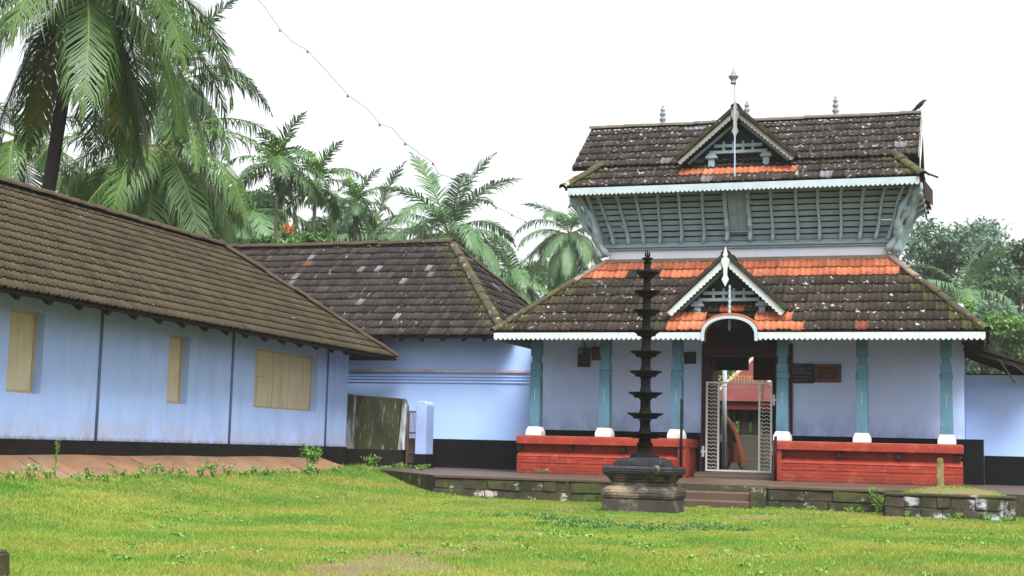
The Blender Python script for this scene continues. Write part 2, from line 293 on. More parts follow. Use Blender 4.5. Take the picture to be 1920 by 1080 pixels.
def tile_field(roof, O, U, V, H, ul, ur, w, g, mats, choose, want, moss=None, skip=None, jitter=1.0):
    """returns list of tile records; want=list collector so the largest can become objects of their own"""
    O = Vector(O); U = Vector(U).normalized(); V = Vector(V).normalized(); N = U.cross(V).normalized()
    L = g * 1.22; rows = int(math.ceil(H / g - .2)); k = 0
    for r in range(rows):
        v = r * g
        lo, hi = ul(v), ur(v)
        i0 = int(math.floor(lo / w)); i1 = int(math.ceil(hi / w))
        for i in range(i0, i1):
            u0 = i * w
            if u0 + w * .2 > ur(v) or u0 + w * .8 < ul(v): continue
            c = O + U * (u0 + w / 2) + V * (v + g / 2)
            if skip and skip(c): continue
            vtop = min(L, max(.08, H - v))
            clipped = u0 < max(ul(v), ul(v + vtop)) - .002 or u0 + w > min(ur(v), ur(v + vtop)) + .002 or vtop < L
            mi = choose(c, r, rows); ms = moss(c) if moss else 0
            want.append(dict(roof=roof, O=O, U=U, V=V, N=N, u=u0, v=v, w=w, L=L, vt=vtop, ul=ul, ur=ur, clip=clipped, m=mats[mi], mi=mi, moss=ms,
                             d=(c - Vector(EYE)).length * (1 if N.dot(Vector(EYE) - c) > 0 else 4), r=random.random(),
                             j=(random.gauss(0, .004) * jitter, random.gauss(0, .008) * jitter, random.gauss(0, .006) * jitter, random.gauss(0, .010) * jitter, max(0, random.gauss(0, .004)) * jitter)))
def emit_tiles(recs, nind, mats):
    """nind nearest whole tiles become objects; the rest of each roof is joined into one stuff part"""
    ok = sorted([t for t in recs if not t['clip'] and t['moss'] < .15], key=lambda t: t['d'])
    ind = set(id(t) for t in ok[:nind]); joined = {}
    for t in recs:
        jx, jy, jr, jt, jz = t['j']
        if id(t) in ind:
            X = (t['U'] + t['V'] * jr + t['N'] * jt).normalized(); Nn = (t['N'] - X * t['N'].dot(X)).normalized(); Y = Nn.cross(X)
            P = t['O'] + t['U'] * (t['u'] + jx) + t['V'] * (t['v'] + jy) + t['N'] * jz
            M = Matrix(((X.x, Y.x, Nn.x, P.x), (X.y, Y.y, Nn.y, P.y), (X.z, Y.z, Nn.z, P.z), (0, 0, 0, 1)))
            inst('tile', tile_mesh(t['w'], t['L'], t['m'], int(t['r'] * 8)), M, t['roof'])
        else:
            joined.setdefault(t['roof'].name, []).append(t)
    for rn, ts in joined.items():
        mb = MB(); at = []; sm = []
        for t in ts:
            vs, fs = tile_pts(t['w'], t['L'])
            jx, jy, jr, jt, jz = t['j']; out = []
            for x, y, z in vs:
                vv = t['v'] + min(y, t['vt']) + jy; uu = t['u'] + x + jx - jr * y
                uu = min(max(uu, t['ul'](vv)), t['ur'](vv))
                out.append(t['O'] + t['U'] * uu + t['V'] * vv + t['N'] * (z + jz + jt * (x - t['w'] / 2)))
            mb.add(out, fs, mats.index(t['m'])); at += [(t['r'], t['moss'], 0, 1)] * len(vs)
        o = mb.build('tile_field', mats, ts[0]['roof'], attr=at); stuff(o)
        o.data.polygons.foreach_set('use_smooth', ([True] * 10 + [False] * 10) * len(ts))
_cap_cache = {}
def cap_mesh(L, r, m, flat=.75):
    key = (round(L, 3), round(r, 3), m.name)
    if key not in _cap_cache:
        n = 8; vs = []; fs = []
        for y, k in ((-.04, 1.1), (L, .94)):
            for lay in (1, .82):
                vs += [(math.cos(math.pi * j / n) * r * k * lay, y, math.sin(math.pi * j / n) * r * k * lay * flat) for j in range(n + 1)]
        a = n + 1
        fs += [(j + 1, j, 2 * a + j, 2 * a + j + 1) for j in range(n)] + [(j, j + 1, a + j + 1, a + j) for j in range(n)]
        me = bpy.data.meshes.new('ridge_tile'); me.from_pydata(vs, [], fs); me.materials.append(m); me.update(); _cap_cache[key] = me
    return _cap_cache[key]
def caps(roof, a, b, m, r=.13, L=.36, lift=.02):
    a = Vector(a); b = Vector(b); D = b - a; n = max(1, int(round(D.length / L))); L = D.length / n
    Y = D.normalized(); X = Y.cross(Vector((0, 0, 1))).normalized(); Z = X.cross(Y)
    me = cap_mesh(L, r, m)
    for i in range(n):
        P = a + Y * (i * L) + Z * (lift + random.gauss(0, .006)); q = random.gauss(0, .03); X2 = (X + Y * q).normalized(); Y2 = Z.cross(X2)
        inst('ridge_tile', me, Matrix(((X2.x, Y2.x, Z.x, P.x), (X2.y, Y2.y, Z.y, P.y), (X2.z, Y2.z, Z.z, P.z), (0, 0, 0, 1))), roof)
def segdist(c, a, b):
    a = Vector(a); b = Vector(b); d = b - a; t = max(0, min(1, (c - a).dot(d) / d.length_squared)); return (c - a - d * t).length
def slab(mb, pts, t=.05, mi=0):
    P = [Vector(p) for p in pts]; n = (P[1] - P[0]).cross(P[2] - P[0]).normalized()
    if n.z < 0: n = -n
    mb.prism([p - n * (t + .012) for p in P], n * t, mi)
def scallop_board(mb, a, b, top, bot, amp, pitch, thick, nrm, mi=0):
    """board hanging from a to b (points on its top edge height ignored), wavy lower edge"""
    a = Vector(a); b = Vector(b); D = b - a; n = max(1, int(round(D.length / pitch))); k = 6
    lowpts = []
    for i in range(n * k + 1):
        s = i / (n * k); q = (i % k) / k
        lowpts.append((a + D * s, -abs(math.sin(math.pi * q)) * amp))
    nrm = Vector(nrm) * thick
    for i in range(len(lowpts) - 1):
        (p, d0), (q, d1) = lowpts[i], lowpts[i + 1]
        up = Vector((0, 0, 1))
        A, B, C_, E_ = p + up * (bot + d0), q + up * (bot + d1), q + up * top, p + up * top
        mb.add([A, B, C_, E_, A + nrm, B + nrm, C_ + nrm, E_ + nrm], [(0, 1, 2, 3), (7, 6, 5, 4), (0, 4, 5, 1), (3, 2, 6, 7)], mi)

# ================================================================== GROUND
gx = np.unique(np.concatenate([[-400, -200, -100, -60, -40], np.arange(-30, 12, .5), [14, 20, 30, 60, 120, 250, 400]]))
gy = np.unique(np.concatenate([[-100, -40, -15, -5], np.arange(0, 34, .5), [36, 40, 50, 70, 110, 200, 400, 500]]))
XX, YY = np.meshgrid(gx, gy, indexing='ij'); ZZ = ground_h(XX, YY)
nx, ny = XX.shape
gm = MB(); gm.v = [tuple(p) for p in np.stack([XX, YY, ZZ], -1).reshape(-1, 3)]
gm.f = [(i * ny + j, (i + 1) * ny + j, (i + 1) * ny + j + 1, i * ny + j + 1) for i in range(nx - 1) for j in range(ny - 1)]; gm.m = [0] * len(gm.f)
struct(gm.build('ground', M_dirt, smooth=True))

# platform in front of the gateway: paving sheet, and its stone front built stone by stone
PY = 24.2
plat = MB()
ring = [(-9.4, PY, .42), (4.5, PY, .40), (4.5, 32, .5), (-13.2, 32, .5), (-13.2, 27.9, .46), (-11.4, 26.6, .44)]
top = [Vector(p) for p in ring]
plat.add(top + [p - Vector((0, 0, .6)) for p in top], [tuple(range(6))] + [(i, i + 6, (i + 1) % 6 + 6, (i + 1) % 6) for i in range(6)])
plat.m = [0] + [1] * 6
platform = struct(plat.build('platform', [M_plat, M_lat]))
# coping lip
lip = MB(); lip.box(-9.4, -4.95, PY - .06, PY + .28, .375, .432); lip.build('coping', M_plat, platform, bevel=.012)
lip = MB(); lip.box(-3.42, -1.5, PY - .06, PY + .28, .365, .424); lip.build('coping', M_plat, platform, bevel=.012)
def stone_row(parent, x0, x1, yf, z0, z1, wmean, m, mortar, depth=.10, courses=2):
    mo = MB(); mo.box(x0 + .01, x1 - .01, yf + .014, yf + .12, z0, z1 - .01); mo.build('mortar', mortar, parent)
    hs = (z1 - z0) / courses
    for c in range(courses):
        x = x0
        while x < x1 - .05:
            w = wmean * random.uniform(.5, 1.6); xe = min(x1, x + w)
            if x1 - xe < wmean * .4: xe = x1
            b = MB(); q = lambda s=.012: random.uniform(-s, s)
            za, zb = z0 + c * hs + .008, z0 + (c + 1) * hs - .008
            fy = yf + random.uniform(-.012, .014)
            vs = [(x + .004 + q(), fy + .02, za + q(.016)), (xe - .004 + q(), fy + .02, za + q(.016)), (xe - .004 + q(), fy + .02, zb + q(.016)), (x + .004 + q(), fy + .02, zb + q(.016))]
            cx, cz = (x + xe) / 2, (za + zb) / 2
            fr = [(cx + (p[0] - cx) * random.uniform(.90, .98), fy - random.uniform(0, .014), cz + (p[2] - cz) * random.uniform(.86, .97)) for p in vs]
            bk = [(p[0], yf + depth, p[2]) for p in vs]
            b.add(vs + fr + bk, [(4, 5, 6, 7)] + [(i, (i + 1) % 4, (i + 1) % 4 + 4, i + 4) for i in range(4)] + [(i, i + 8, (i + 1) % 4 + 8, (i + 1) % 4) for i in range(4)])
            b.build('stone', m, parent); x = xe
stone_row(platform, -9.4, -4.95, PY - .04, .0, .375, .42, M_lat, M_mortar)
stone_row(platform, -3.42, -1.5, PY - .04, .0, .365, .40, M_lat, M_mortar)
# steps
for i, (ya, yb, z) in enumerate(((23.86, PY, .30), (23.5, 23.88, .165))):
    s_ = MB(); s_.box(-4.93, -3.62, ya, yb + .02, -.2, z); s_.build('step', M_plat, platform, bevel=.02)
s_ = MB(); s_.box(-3.62, -3.42, 23.55, PY, -.2, .40); s_.build('cheek_stone', M_lat, platform, bevel=.02)
s_ = MB(); s_.box(-5.5, -3.7, 28.55, 31.6, .3, .57); s_.build('door_step', M_plat, platform, bevel=.015)
s_ = MB(); s_.box(-5.45, -3.75, 28.2, 28.57, .3, .53); s_.build('door_step', M_plat, platform, bevel=.015)

# ================================================================== LEFT HALL
HX, HY0, HY1 = -13.3, 11.0, 28.74
hall = thing('tiled_hall', (-15.4, 20, .3), 'long low blue hall with olive brown tiled roof and cream shuttered windows', 'building')
HB, HE = .885, 3.25                                  # wall foot, wall head (behind the eave)
wins = [(17.12, 17.92, 1.555, 2.77), (21.38, 22.06, 1.56, 2.75), (24.46, 27.22, 1.60, 2.76)]
w = MB(); ys = [HY0] + [v for a in wins for v in a[:2]] + [HY1]
for i in range(len(ys) - 1):
    ya, yb = ys[i], ys[i + 1]
    if i % 2 == 0: w.box(HX - .32, HX, ya, yb, HB, HE)
    else:
        za, zb = wins[i // 2][2:]
        w.box(HX - .32, HX, ya, yb, HB, za); w.box(HX - .32, HX, ya, yb, zb, HE)
w.box(-17.6, HX - .32, HY1 - .3, HY1, HB, HE); w.box(-17.6, -17.3, HY0, HY1 - .3, HB, HE); w.box(-17.3, HX - .32, HY0, HY0 + .3, HB, HE)
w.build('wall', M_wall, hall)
w = MB(); w.box(-17.62, HX + .025, HY0 - .02, HY1 + .025, .2, HB - .003); w.build('plinth', M_dado2, hall, bevel=.01)
for y in (19.36, 23.57, 27.66):
    w = MB(); w.tube([(HX + .012, y, HB), (HX + .012, y, 3.2)], .026, 8); w.build('wall_joint', M_seam, hall, smooth=True)
for k, (ya, yb, za, zb) in enumerate(wins):
    fr = MB(); t = .045; fx0, fx1 = HX - .20, HX - .145
    fr.box(fx0, fx1, ya, yb, zb - t, zb); fr.box(fx0, fx1, ya, yb, za, za + t); fr.box(fx0, fx1, ya, ya + t, za + t, zb - t); fr.box(fx0, fx1, yb - t, yb, za + t, zb - t)
    fo = fr.build('window_frame', M_shutf, hall)
    n = (2, 2, 8)[k]; y = ya + t
    for i in range(n):
        wd = (yb - ya - 2 * t) / n
        if k == 2 and i in (1, 7):                   # mended planks: two short boards
            zm = za + .62 if i == 1 else za + .55
            for (p, q) in ((za + t, zm - .004), (zm + .004, zb - t)):
                b = MB(); b.box(fx0 + .012, fx1 - .012 + random.uniform(-.006, .006), y + .004, y + wd - .004, p, q); b.build('plank', M_shut, fo)
        else:
            b = MB(); b.box(fx0 + .012, fx1 - .012 + random.uniform(-.008, .008), y + random.uniform(.004, .010), y + wd - random.uniform(.003, .008), za + t, zb - t); b.build('plank', M_shut, fo)
        y += wd
# roof
RX, RZ, EX, EZ, EYE_END = -15.45, 5.08, -12.52, 2.90, 29.62
WX = 2 * RX - EX
ry1 = EYE_END - (EX - RX)
roof = MB(); fy = HY0 - .7
slab(roof, [(EX, fy, EZ), (EX, EYE_END, EZ), (RX, ry1, RZ), (RX, fy, RZ)])
slab(roof, [(EX, EYE_END, EZ), (WX, EYE_END, EZ), (RX, ry1, RZ)])
slab(roof, [(WX, EYE_END, EZ), (WX, fy, EZ), (RX, fy, RZ), (RX, ry1, RZ)])
hroof = roof.build('roof', M_wood, hall)
for i in range(int((EYE_END - HY0) / .72)):
    y = HY0 + .3 + i * .72
    if y > EYE_END - .4: break
    sl = (RZ - EZ) / (RX - EX); x0 = EX + .0
    b = MB(); b.bar((x0 - .06, y, EZ - .115 + .06 * -sl), (x0 - 1.1, y, EZ - .115 - 1.1 * sl), .09, .10); b.build('rafter', M_wood, hroof)
recs = []
Vh = Vector((RX - EX, 0, RZ - EZ)); Hh = Vh.length; run = EX - RX
MT = [M_tile_hall, M_tile_redd]
chh = lambda c, r, n: 0
mossh = lambda c: 0
# eave runs along +Y; U = +Y makes N = U x V point up/out
tile_field(hroof, (EX, fy, EZ), (0, 1, 0), Vh, Hh, lambda v: 0.0, lambda v: (EYE_END - fy) - run * v / Hh, .235, .265, MT, chh, recs, mossh, jitter=.35)
Ve = Vector((0, ry1 - EYE_END, RZ - EZ)); Wd = EX - WX
tile_field(hroof, (EX, EYE_END, EZ), (-1, 0, 0), Ve, Ve.length, lambda v: run * v / Hh, lambda v: Wd - run * v / Hh, .235, .265, MT, chh, recs, mossh, jitter=.6)
emit_tiles(recs, 300, MT)
caps(hroof, (RX, ry1, RZ + .02), (RX, fy, RZ + .02), M_ridgeh, .12, .37)
caps(hroof, (EX - .03, EYE_END - .03, EZ + .03), (RX, ry1, RZ + .03), M_ridgeh, .11, .37)
caps(hroof, (WX + .03, EYE_END - .03, EZ + .03), (RX, ry1, RZ + .03), M_ridgeh, .11, .37)
# apron of rough laterite concrete along the foot of the hall
ap = MB(); N_ = 40; vs = []; fs = []
for i in range(N_ + 1):
    y = 11 + (27.35 - 11) * i / N_
    a = .66 + .008 * math.sin(y * 2.1); b_ = gz(-12.5, y) - .02
    vs += [(HX + .02, y, a), (-12.88, y, a * .5 + b_ * .5 + .015 * math.sin(y * 3.3)), (-12.42 + .03 * math.sin(y * 1.9), y, b_)]
for i in range(N_):
    for j in range(2): fs.append((i * 3 + j, i * 3 + j + 1, i * 3 + j + 4, i * 3 + j + 3))
vs += [(HX + .02, 28.2, .5), (-12.9, 28.1, .42), (-12.5, 27.7, gz(-12.5, 27.7) - .02)]
for j in range(2): fs.append((N_ * 3 + j, N_ * 3 + j + 1, N_ * 3 + j + 4, N_ * 3 + j + 3))
ap.add(vs, fs); struct(ap.build('apron', M_apron, smooth=False))

# ================================================================== WING behind the hall and left of the gateway
WY = 30.2
wing = thing('tiled_wing', (-13, 33, .45), 'blue walled wing with black dado under a sooty hipped roof beside the gateway', 'building')
w = MB(); w.box(-22, -8.95, WY, WY + .3, .3, 3.75); w.box(-9.9, -9.6, WY + .3, 36, .3, 3.75); w.box(-22, -9.9, 35.7, 36, .3, 3.75); w.build('wall', M_wallw, wing)
w = MB(); w.box(-14.5, -8.95, WY - .03, WY, .3, 1.12); w.build('dado', M_dado, wing)
zc = at_y(820, 697, WY).z
w = MB(); w.box(-14.5, -8.97, WY - .055, WY, zc - .02, zc + .05); w.build('string_course', mat('stained_ledge', (.38, .33, .34), (.42, .43, .55), 2.5, .9, layers=[((.30, .20, .13), 3, (1, 1, 1), .45, .65, .8)]), wing, bevel=.008)
for dz in (-.10, -.165, -.235):
    w = MB(); w.box(-14.5, -8.97, WY - .028, WY, zc + dz - .018, zc + dz + .018); w.build('moulding', M_wallw, wing, bevel=.006)
# roof
wy_e, wz_e = 29.45, at_y(820, 630, 29.45).z
pr1 = at_y(848, 458, 33.0); wrz = pr1.z; wrx = pr1.x; wr_y = 33.0
wex = at_y(948, 630, wy_e).x; byy = 2 * wr_y - wy_e
roof = MB()
slab(roof, [(-23, wy_e, wz_e), (wex, wy_e, wz_e), (wrx, wr_y, wrz), (-23, wr_y, wrz)])
slab(roof, [(wex, wy_e, wz_e), (wex, byy, wz_e), (wrx, wr_y, wrz)])
slab(roof, [(wex, byy, wz_e), (-23, byy, wz_e), (-23, wr_y, wrz), (wrx, wr_y, wrz)])
wroof = roof.build('roof', M_wood, wing)
Vw = Vector((0, wr_y - wy_e, wrz - wz_e)); Hw = Vw.length; runw = wex - wrx
MT = [M_tile_wing, M_tile_pale, M_tile_redd]
def chw(c, r, n):
    q = random.random(); k = math.sin(c.x * 2.7 + r * 1.9) + math.sin(c.x * 1.1 - r * 2.3)
    return 1 if q < (.07 if k > .9 else .008) else (2 if q > .9975 else 0)
hipf = ((wex, wy_e, wz_e), (wrx, wr_y, wrz)); hipb = ((wex, byy, wz_e), (wrx, wr_y, wrz))
mossw = lambda c: max(0, 1 - segdist(c, *hipf) / .45) * .9
recs = []
tile_field(wroof, (-18.5, wy_e, wz_e), (1, 0, 0), Vw, Hw, lambda v: 0, lambda v: (wex + 18.5) - runw * v / Hw, .15, .33, MT, chw, recs, mossw, jitter=1.3)
Vr = Vector((wrx - wex, 0, wrz - wz_e)); Hr = Vr.length; runy = wr_y - wy_e
tile_field(wroof, (wex, wy_e, wz_e), (0, 1, 0), Vr, Hr, lambda v: runy * v / Hr, lambda v: 2 * runy - runy * v / Hr, .235, .33, MT, chw, recs, mossw, jitter=1.3)
emit_tiles(recs, 300, MT)
caps(wroof, (wrx, wr_y, wrz + .02), (-19, wr_y, wrz + .02), M_ridgeh, .13, .40)
caps(wroof, hipf[0], hipf[1], M_ridge, .115, .42); caps(wroof, hipb[0], hipb[1], M_ridge, .11, .42)
for i in range(12):
    x = -15.4 + i * .5
    if x > wex - .2: break
    sl = (wrz - wz_e) / (wr_y - wy_e)
    b = MB(); b.bar((x, wy_e + .05, wz_e - .11 + .05 * sl), (x, wy_e + 1.0, wz_e - .11 + 1.0 * sl), .08, .10); b.build('rafter', M_wood, wroof)

# mossy garden wall, iron wicket and white pier closing the gap between hall and wing
MY = 28.95
gw = thing('garden_wall', (-12.6, MY, .45), 'short limewashed wall blackened with moss joining the hall corner', 'wall')
p = lambda x, y: at_y(x, y, MY)
a, b, c, d = p(640, 737), p(668, 741), p(749, 747), p(761, 751)
zb = p(700, 842).z
w = MB(); w.prism([(a.x, MY, zb), (b.x, MY, zb), (b.x, MY, b.z), (a.x, MY, a.z)], (0, .2, 0)); w.build('limed_end', M_mosswall, gw)
w = MB(); w.prism([(b.x, MY - .006, zb), (c.x, MY - .006, zb), (c.x, MY - .006, c.z), (b.x, MY - .006, b.z)], (0, .2, 0)); w.build('mossy_face', M_mossdark, gw)
w = MB(); w.prism([(c.x, MY, zb), (d.x, MY, zb), (d.x, MY, d.z - .12), (c.x + .08, MY, c.z)], (0, .2, 0)); w.build('limed_end', M_mosswall, gw)
w = MB(); w.box(a.x - .02, d.x - .06, MY - .025, MY + .22, .3, zb - .002); w.build('plinth', M_dado2, gw, bevel=.01)
wk = thing('iron_wicket', (-11.8, MY + .1, .5), 'narrow rusty iron wicket gate between mossy wall and white pier', 'gate')
xa, xb = d.x + .01, p(782, 800).x - .02; zt = p(770, 770).z; zl = .55
for x in (xa + .02, xb - .02):
    b_ = MB(); b_.box(x - .02, x + .02, MY + .08, MY + .12, zl, zt); b_.build('stile', M_iron, wk)
for z in (zl + .25, (zl + zt) / 2 + .1, zt - .02):
    b_ = MB(); b_.box(xa + .04, xb - .04, MY + .085, MY + .115, z - .018, z + .018); b_.build('rail', M_iron, wk)
for i in range(6):
    x = xa + .04 + (xb - xa - .08) * (i + .5) / 6
    b_ = MB(); b_.tube([(x, MY + .1, zl + .02), (x, MY + .1, zt - .03)], .0075, 6); b_.build('bar', M_iron, wk)
b_ = MB(); b_.box(xa + .04, xb - .04, MY + .118, MY + .13, zl + .02, zl + .42); b_.build('kick_plate', M_rust, wk)
pier = thing('gate_pier', (-11.5, MY + .1, .5), 'small blue white gate pier with rounded top beside the iron wicket', 'pier')
xa, xb = p(783, 800).x, p(806, 800).x; zt = p(795, 752).z; zl = p(790, 852).z
prof = [(xa, zl), (xb - .04, zl), (xb - .04, zt - .10)] + [((xa + xb) / 2 - .02 + math.cos(t_) * (xb - xa - .04) / 2, zt - .10 + math.sin(t_) * .10) for t_ in (math.pi * k / 8 for k in range(1, 8))] + [(xa, zt - .10)]
w = MB(); w.prism([(x, MY - .12, z) for x, z in prof], (0, .45, 0)); w.build('shaft', mat('grimy_pier_limewash', (.22, .30, .50), (.18, .25, .43), 2, .9, layers=[((.30, .24, .2), 3, S1, .55, .75, .6)]), pier, bevel=.012)
w = MB(); w.box(xa - .015, xb - .02, MY - .14, MY + .36, .3, zl - .002); w.build('foot', M_dado, pier)

# ================================================================== GATEWAY
GX = -4.65
gate = thing('temple_gateway', (GX, 30.4, .5), 'two storey temple gateway with slatted grey upper storey and two tiled roofs', 'gateway')
WALL = 29.2
# ground storey wall with door opening
OX0, OX1, OZ = -5.48, -3.84, 3.05
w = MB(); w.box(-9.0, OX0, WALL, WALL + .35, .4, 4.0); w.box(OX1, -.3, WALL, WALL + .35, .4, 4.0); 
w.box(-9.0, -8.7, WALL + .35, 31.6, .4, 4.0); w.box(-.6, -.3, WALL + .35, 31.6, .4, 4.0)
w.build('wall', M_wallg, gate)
w = MB(); w.box(OX0, OX1, WALL + .01, WALL + .35, OZ + .0, 4.0); w.build('arch_shade_panel', M_wood, gate)  # added dark panel: the shade inside the eave arch put into its colour
w = MB(); w.box(-9.02, OX0 - .02, WALL - .025, WALL, .4, 1.36); w.build('dado', M_dado, gate)
w = MB(); w.box(OX1 + .02, .05, WALL - .025, WALL, .4, 1.34); w.build('dado', M_dado, gate)
w = MB(); w.box(-9.0, OX0 - .25, 31.3, 31.6, .4, 4.0); w.box(-4.33, -.3, 31.3, 31.6, .4, 4.0); w.box(OX0 - .25, -4.33, 31.3, 31.6, 3.12, 4.0)
w.build('inner_wall', M_maroon, gate)
w = MB(); xi = at_y(1412, 700, 31.3).x; w.box(xi, -4.332, 31.32, 31.55, at_y(1412, 716, 31.3).z + .05, 3.118); w.build('inner_panel', M_maroon, gate)
w = MB(); w.box(OX0 - .27, -4.84, 31.15, 31.3, 2.78, 3.4); w.build('lintel_board', M_wood, gate)
w = MB(); w.box(OX0 - .28, OX0 - .03, WALL + .36, 31.3, .5, 3.3); w.build('passage_wall', M_maroon, gate)
w = MB(); w.box(OX1 + .03, OX1 + .28, WALL + .36, 31.3, .5, 3.3); w.build('passage_wall', M_maroon, gate)
w = MB(); w.box(-8.7, -.6, 29.55, 31.3, 3.32, 3.4); w.build('ceiling', M_wood, gate)
# door frame
for x0, x1 in ((OX0, OX0 + .17), (OX1 - .13, OX1)):
    w = MB(); w.box(x0, x1, WALL - .06, WALL + .3, .57, OZ - .1); w.build('door_jamb', M_maroon, gate, bevel=.01)
w = MB(); w.box(OX0, OX1, WALL - .065, WALL + .3, OZ - .1, OZ + .12); w.build('door_head', M_maroon, gate, bevel=.01)
w = MB(); w.box(OX1 + .002, -3.62, WALL - .06, WALL - .02, 1.36, 3.2); w.build('door_panel', M_maroon, gate)

# red seat plinths, brick by brick
def seat(x0, x1, inner):
    st = MB(); st.box(x0 + .06, x1 - .06, 27.95, WALL - .03, .4, 1.19); st.build('seat_core', M_red, gate)
    st = MB(); st.box(x0, x1, 27.74, WALL - .03, 1.045, 1.215); sl = st.build('seat_slab', M_red, gate, bevel=.012)
    led = MB(); led.prism([(x0 + .01, 27.79, .80), (x0 + .01, 27.93, .905), (x0 + .01, 28.0, .905), (x0 + .01, 28.0, .80)], (x1 - x0 - .02, 0, 0)); led.build('ledge', M_red, gate)
    e0, e1 = (x1 - .16, x1) if inner > 0 else (x0, x0 + .16)
    en = MB(); en.box(e0, e1, 27.77, 28.2, .45, 1.044); en.build('end_block', M_red, gate, bevel=.008)
    n = 4
    for i in range(n):
        px = x0 + .05 + (x1 - x0 - .24) * i / (n - 1) + (.0 if inner > 0 else .12)
        b = MB(); b.lathe([(.045, 0), (.058, .03), (.055, .10), (.05, .2)], (0, 0, 0), 10)
        b.v = [(px + q[0], 27.80 + q[2], .975 + q[1]) for q in b.v]; b.build('beam_end', M_stone3, gate, smooth=False)
    bw = MB(); bw.box(x0 + .03, x1 - .03, 27.812, 27.96, .42, .80); bwo = bw.build('brick_face', M_red, gate)
    # five courses; a deeper groove after the second from the top
    zs = [(.733, .797), (.666, .729), (.588, .652), (.522, .584), (.455, .518)]
    for r, (za, zb) in enumerate(zs):
        x = x0 - (.115 if r % 2 else 0)
        while x < x1 - .03:
            xa, xe = max(x, x0), min(x + .228, x1)
            if xe - xa > .04:
                k = random.uniform(-.004, .004); b = MB(); f0 = 27.80 + k + (.006 if r > 1 else 0)
                b.add([(xa + .002, f0 + .004, za), (xe - .002, f0 + .004, za), (xe - .002, f0 + .004, zb), (xa + .002, f0 + .004, zb), (xa + .004, f0, za + .003), (xe - .004, f0, za + .003), (xe - .004, f0, zb - .003), (xa + .004, f0, zb - .003),
                       (xa + .002, 27.86, za), (xe - .002, 27.86, za), (xe - .002, 27.86, zb), (xa + .002, 27.86, zb)],
                      [(4, 5, 6, 7)] + [(i, (i + 1) % 4, (i + 1) % 4 + 4, i + 4) for i in range(4)] + [(i, i + 8, (i + 1) % 4 + 8, (i + 1) % 4) for i in range(4)])
                b.build('brick', M_red, bwo)
            x += .23
seat(-9.03, -5.53, 1); seat(-3.82, -.32, -1)
for x in (-5.60, -3.76):
    w = MB(); w.tube([(x, 27.70, .45), (x, 27.70, 2.0 if x < -5 else 1.3)], .028, 8); w.build('rail_post', M_dado2, gate, smooth=True)

# pillars
for x in (-8.71, -7.24, -5.76, -3.67, -2.16, -.61):
    Yp = 28.03
    sh = MB(); sh.frustum(x, Yp, 1.395, 2.42, .118, .105); sh.frustum(x, Yp, 2.42, 2.56, .085, .085); sh.box(x - .12, x + .12, Yp - .055, Yp + .055, 2.43, 2.55)
    sh.frustum(x, Yp, 2.56, 2.72, .105, .105); sh.frustum(x, Yp, 2.72, 2.86, .08, .08); sh.frustum(x, Yp, 2.86, 3.22, .105, .10)
    pl = sh.build('pillar', M_teal, gate, bevel=.008)
    bs = MB(); bs.frustum(x, Yp, 1.217, 1.30, .165, .165); bs.frustum(x, Yp, 1.30, 1.40, .165, .12); bs.build('pillar_base', M_cap, pl, bevel=.01)
    rg = MB(); n = 12
    for j in range(n):
        a0, a1 = 2 * math.pi * j / n, 2 * math.pi * (j + 1) / n
        rg.add([(x + math.cos(a) * r, Yp - .1165, 2.14 + math.sin(a) * r) for a, r in ((a0, .032), (a1, .032), (a1, .024), (a0, .024))], [(0, 1, 2, 3)])
    rg.box(x - .006, x + .006, Yp - .12, Yp - .108, 1.93, 2.11); rg.build('painted_motif', M_ink, pl)
bm = MB(); bm.box(-8.9, -5.5, 27.95, 28.12, 3.222, 3.36); bm.build('eave_beam', M_wood, gate)
bm = MB(); bm.box(-3.8, -.42, 27.95, 28.12, 3.222, 3.36); bm.build('eave_beam', M_wood, gate)

# --- lower roof
ef, ez, exl, exr = 27.18, 3.285, -9.42, .14
tf, tz, txl, txr = 29.27, 4.97, -7.56, -1.73
AX, AR = -4.58, .52                                    # arch cut in the eave
eb, tb = 2 * 30.4 - ef, 2 * 30.4 - tf
sl1 = (tz - ez) / (tf - ef); ycut = ef + .42
zc1 = ez + .42 * sl1
roof = MB()
def fr(x, y): return (x, y, ez + (y - ef) * sl1)
slab(roof, [(exl, ef, ez), (AX - AR, ef, ez), fr(AX - AR, ycut), fr(exl + (txl - exl) * .42 / (tf - ef), ycut)])
slab(roof, [(AX + AR, ef, ez), (exr, ef, ez), fr(exr + (txr - exr) * .42 / (tf - ef), ycut), fr(AX + AR, ycut)])
slab(roof, [fr(exl + (txl - exl) * .42 / (tf - ef), ycut), fr(exr + (txr - exr) * .42 / (tf - ef), ycut), (txr, tf, tz), (txl, tf, tz)])
slab(roof, [(exl, eb, ez), (exl, ef, ez), (txl, tf, tz), (txl, tb, tz)])
slab(roof, [(exr, ef, ez), (exr, eb, ez), (txr, tb, tz), (txr, tf, tz)])
slab(roof, [(exr, eb, ez), (exl, eb, ez), (txl, tb, tz), (txr, tb, tz)])
lroof = roof.build('lower_roof', M_wood, gate)
V1 = Vector((0, tf - ef, tz - ez)); H1 = V1.length
MTG = [M_tile_gate, M_tile_new, M_tile_pale, M_tile_up, M_tile_redd]
def chl(c, r, n):
    e = .22 * math.sin(c.x * 1.3) + .15 * math.sin(c.x * 3.1 + 1)
    if c.y < 29.4 and c.z > ez:
        z = c.z
        if r >= 7 or (r == 6 and e > -.16): return 1
        if c.y < 27.75 + .2 * math.sin(c.x * 5) and abs(c.x - AX) < 1.16 + .14 * math.sin(c.z * 9 + c.x * 3): return 1
    elif c.z > 4.55 + e * .6: return 1
    q = random.random(); return 4 if q > .992 else 0
hl = ((exl, ef, ez), (txl, tf, tz)); hr = ((exr, ef, ez), (txr, tf, tz))
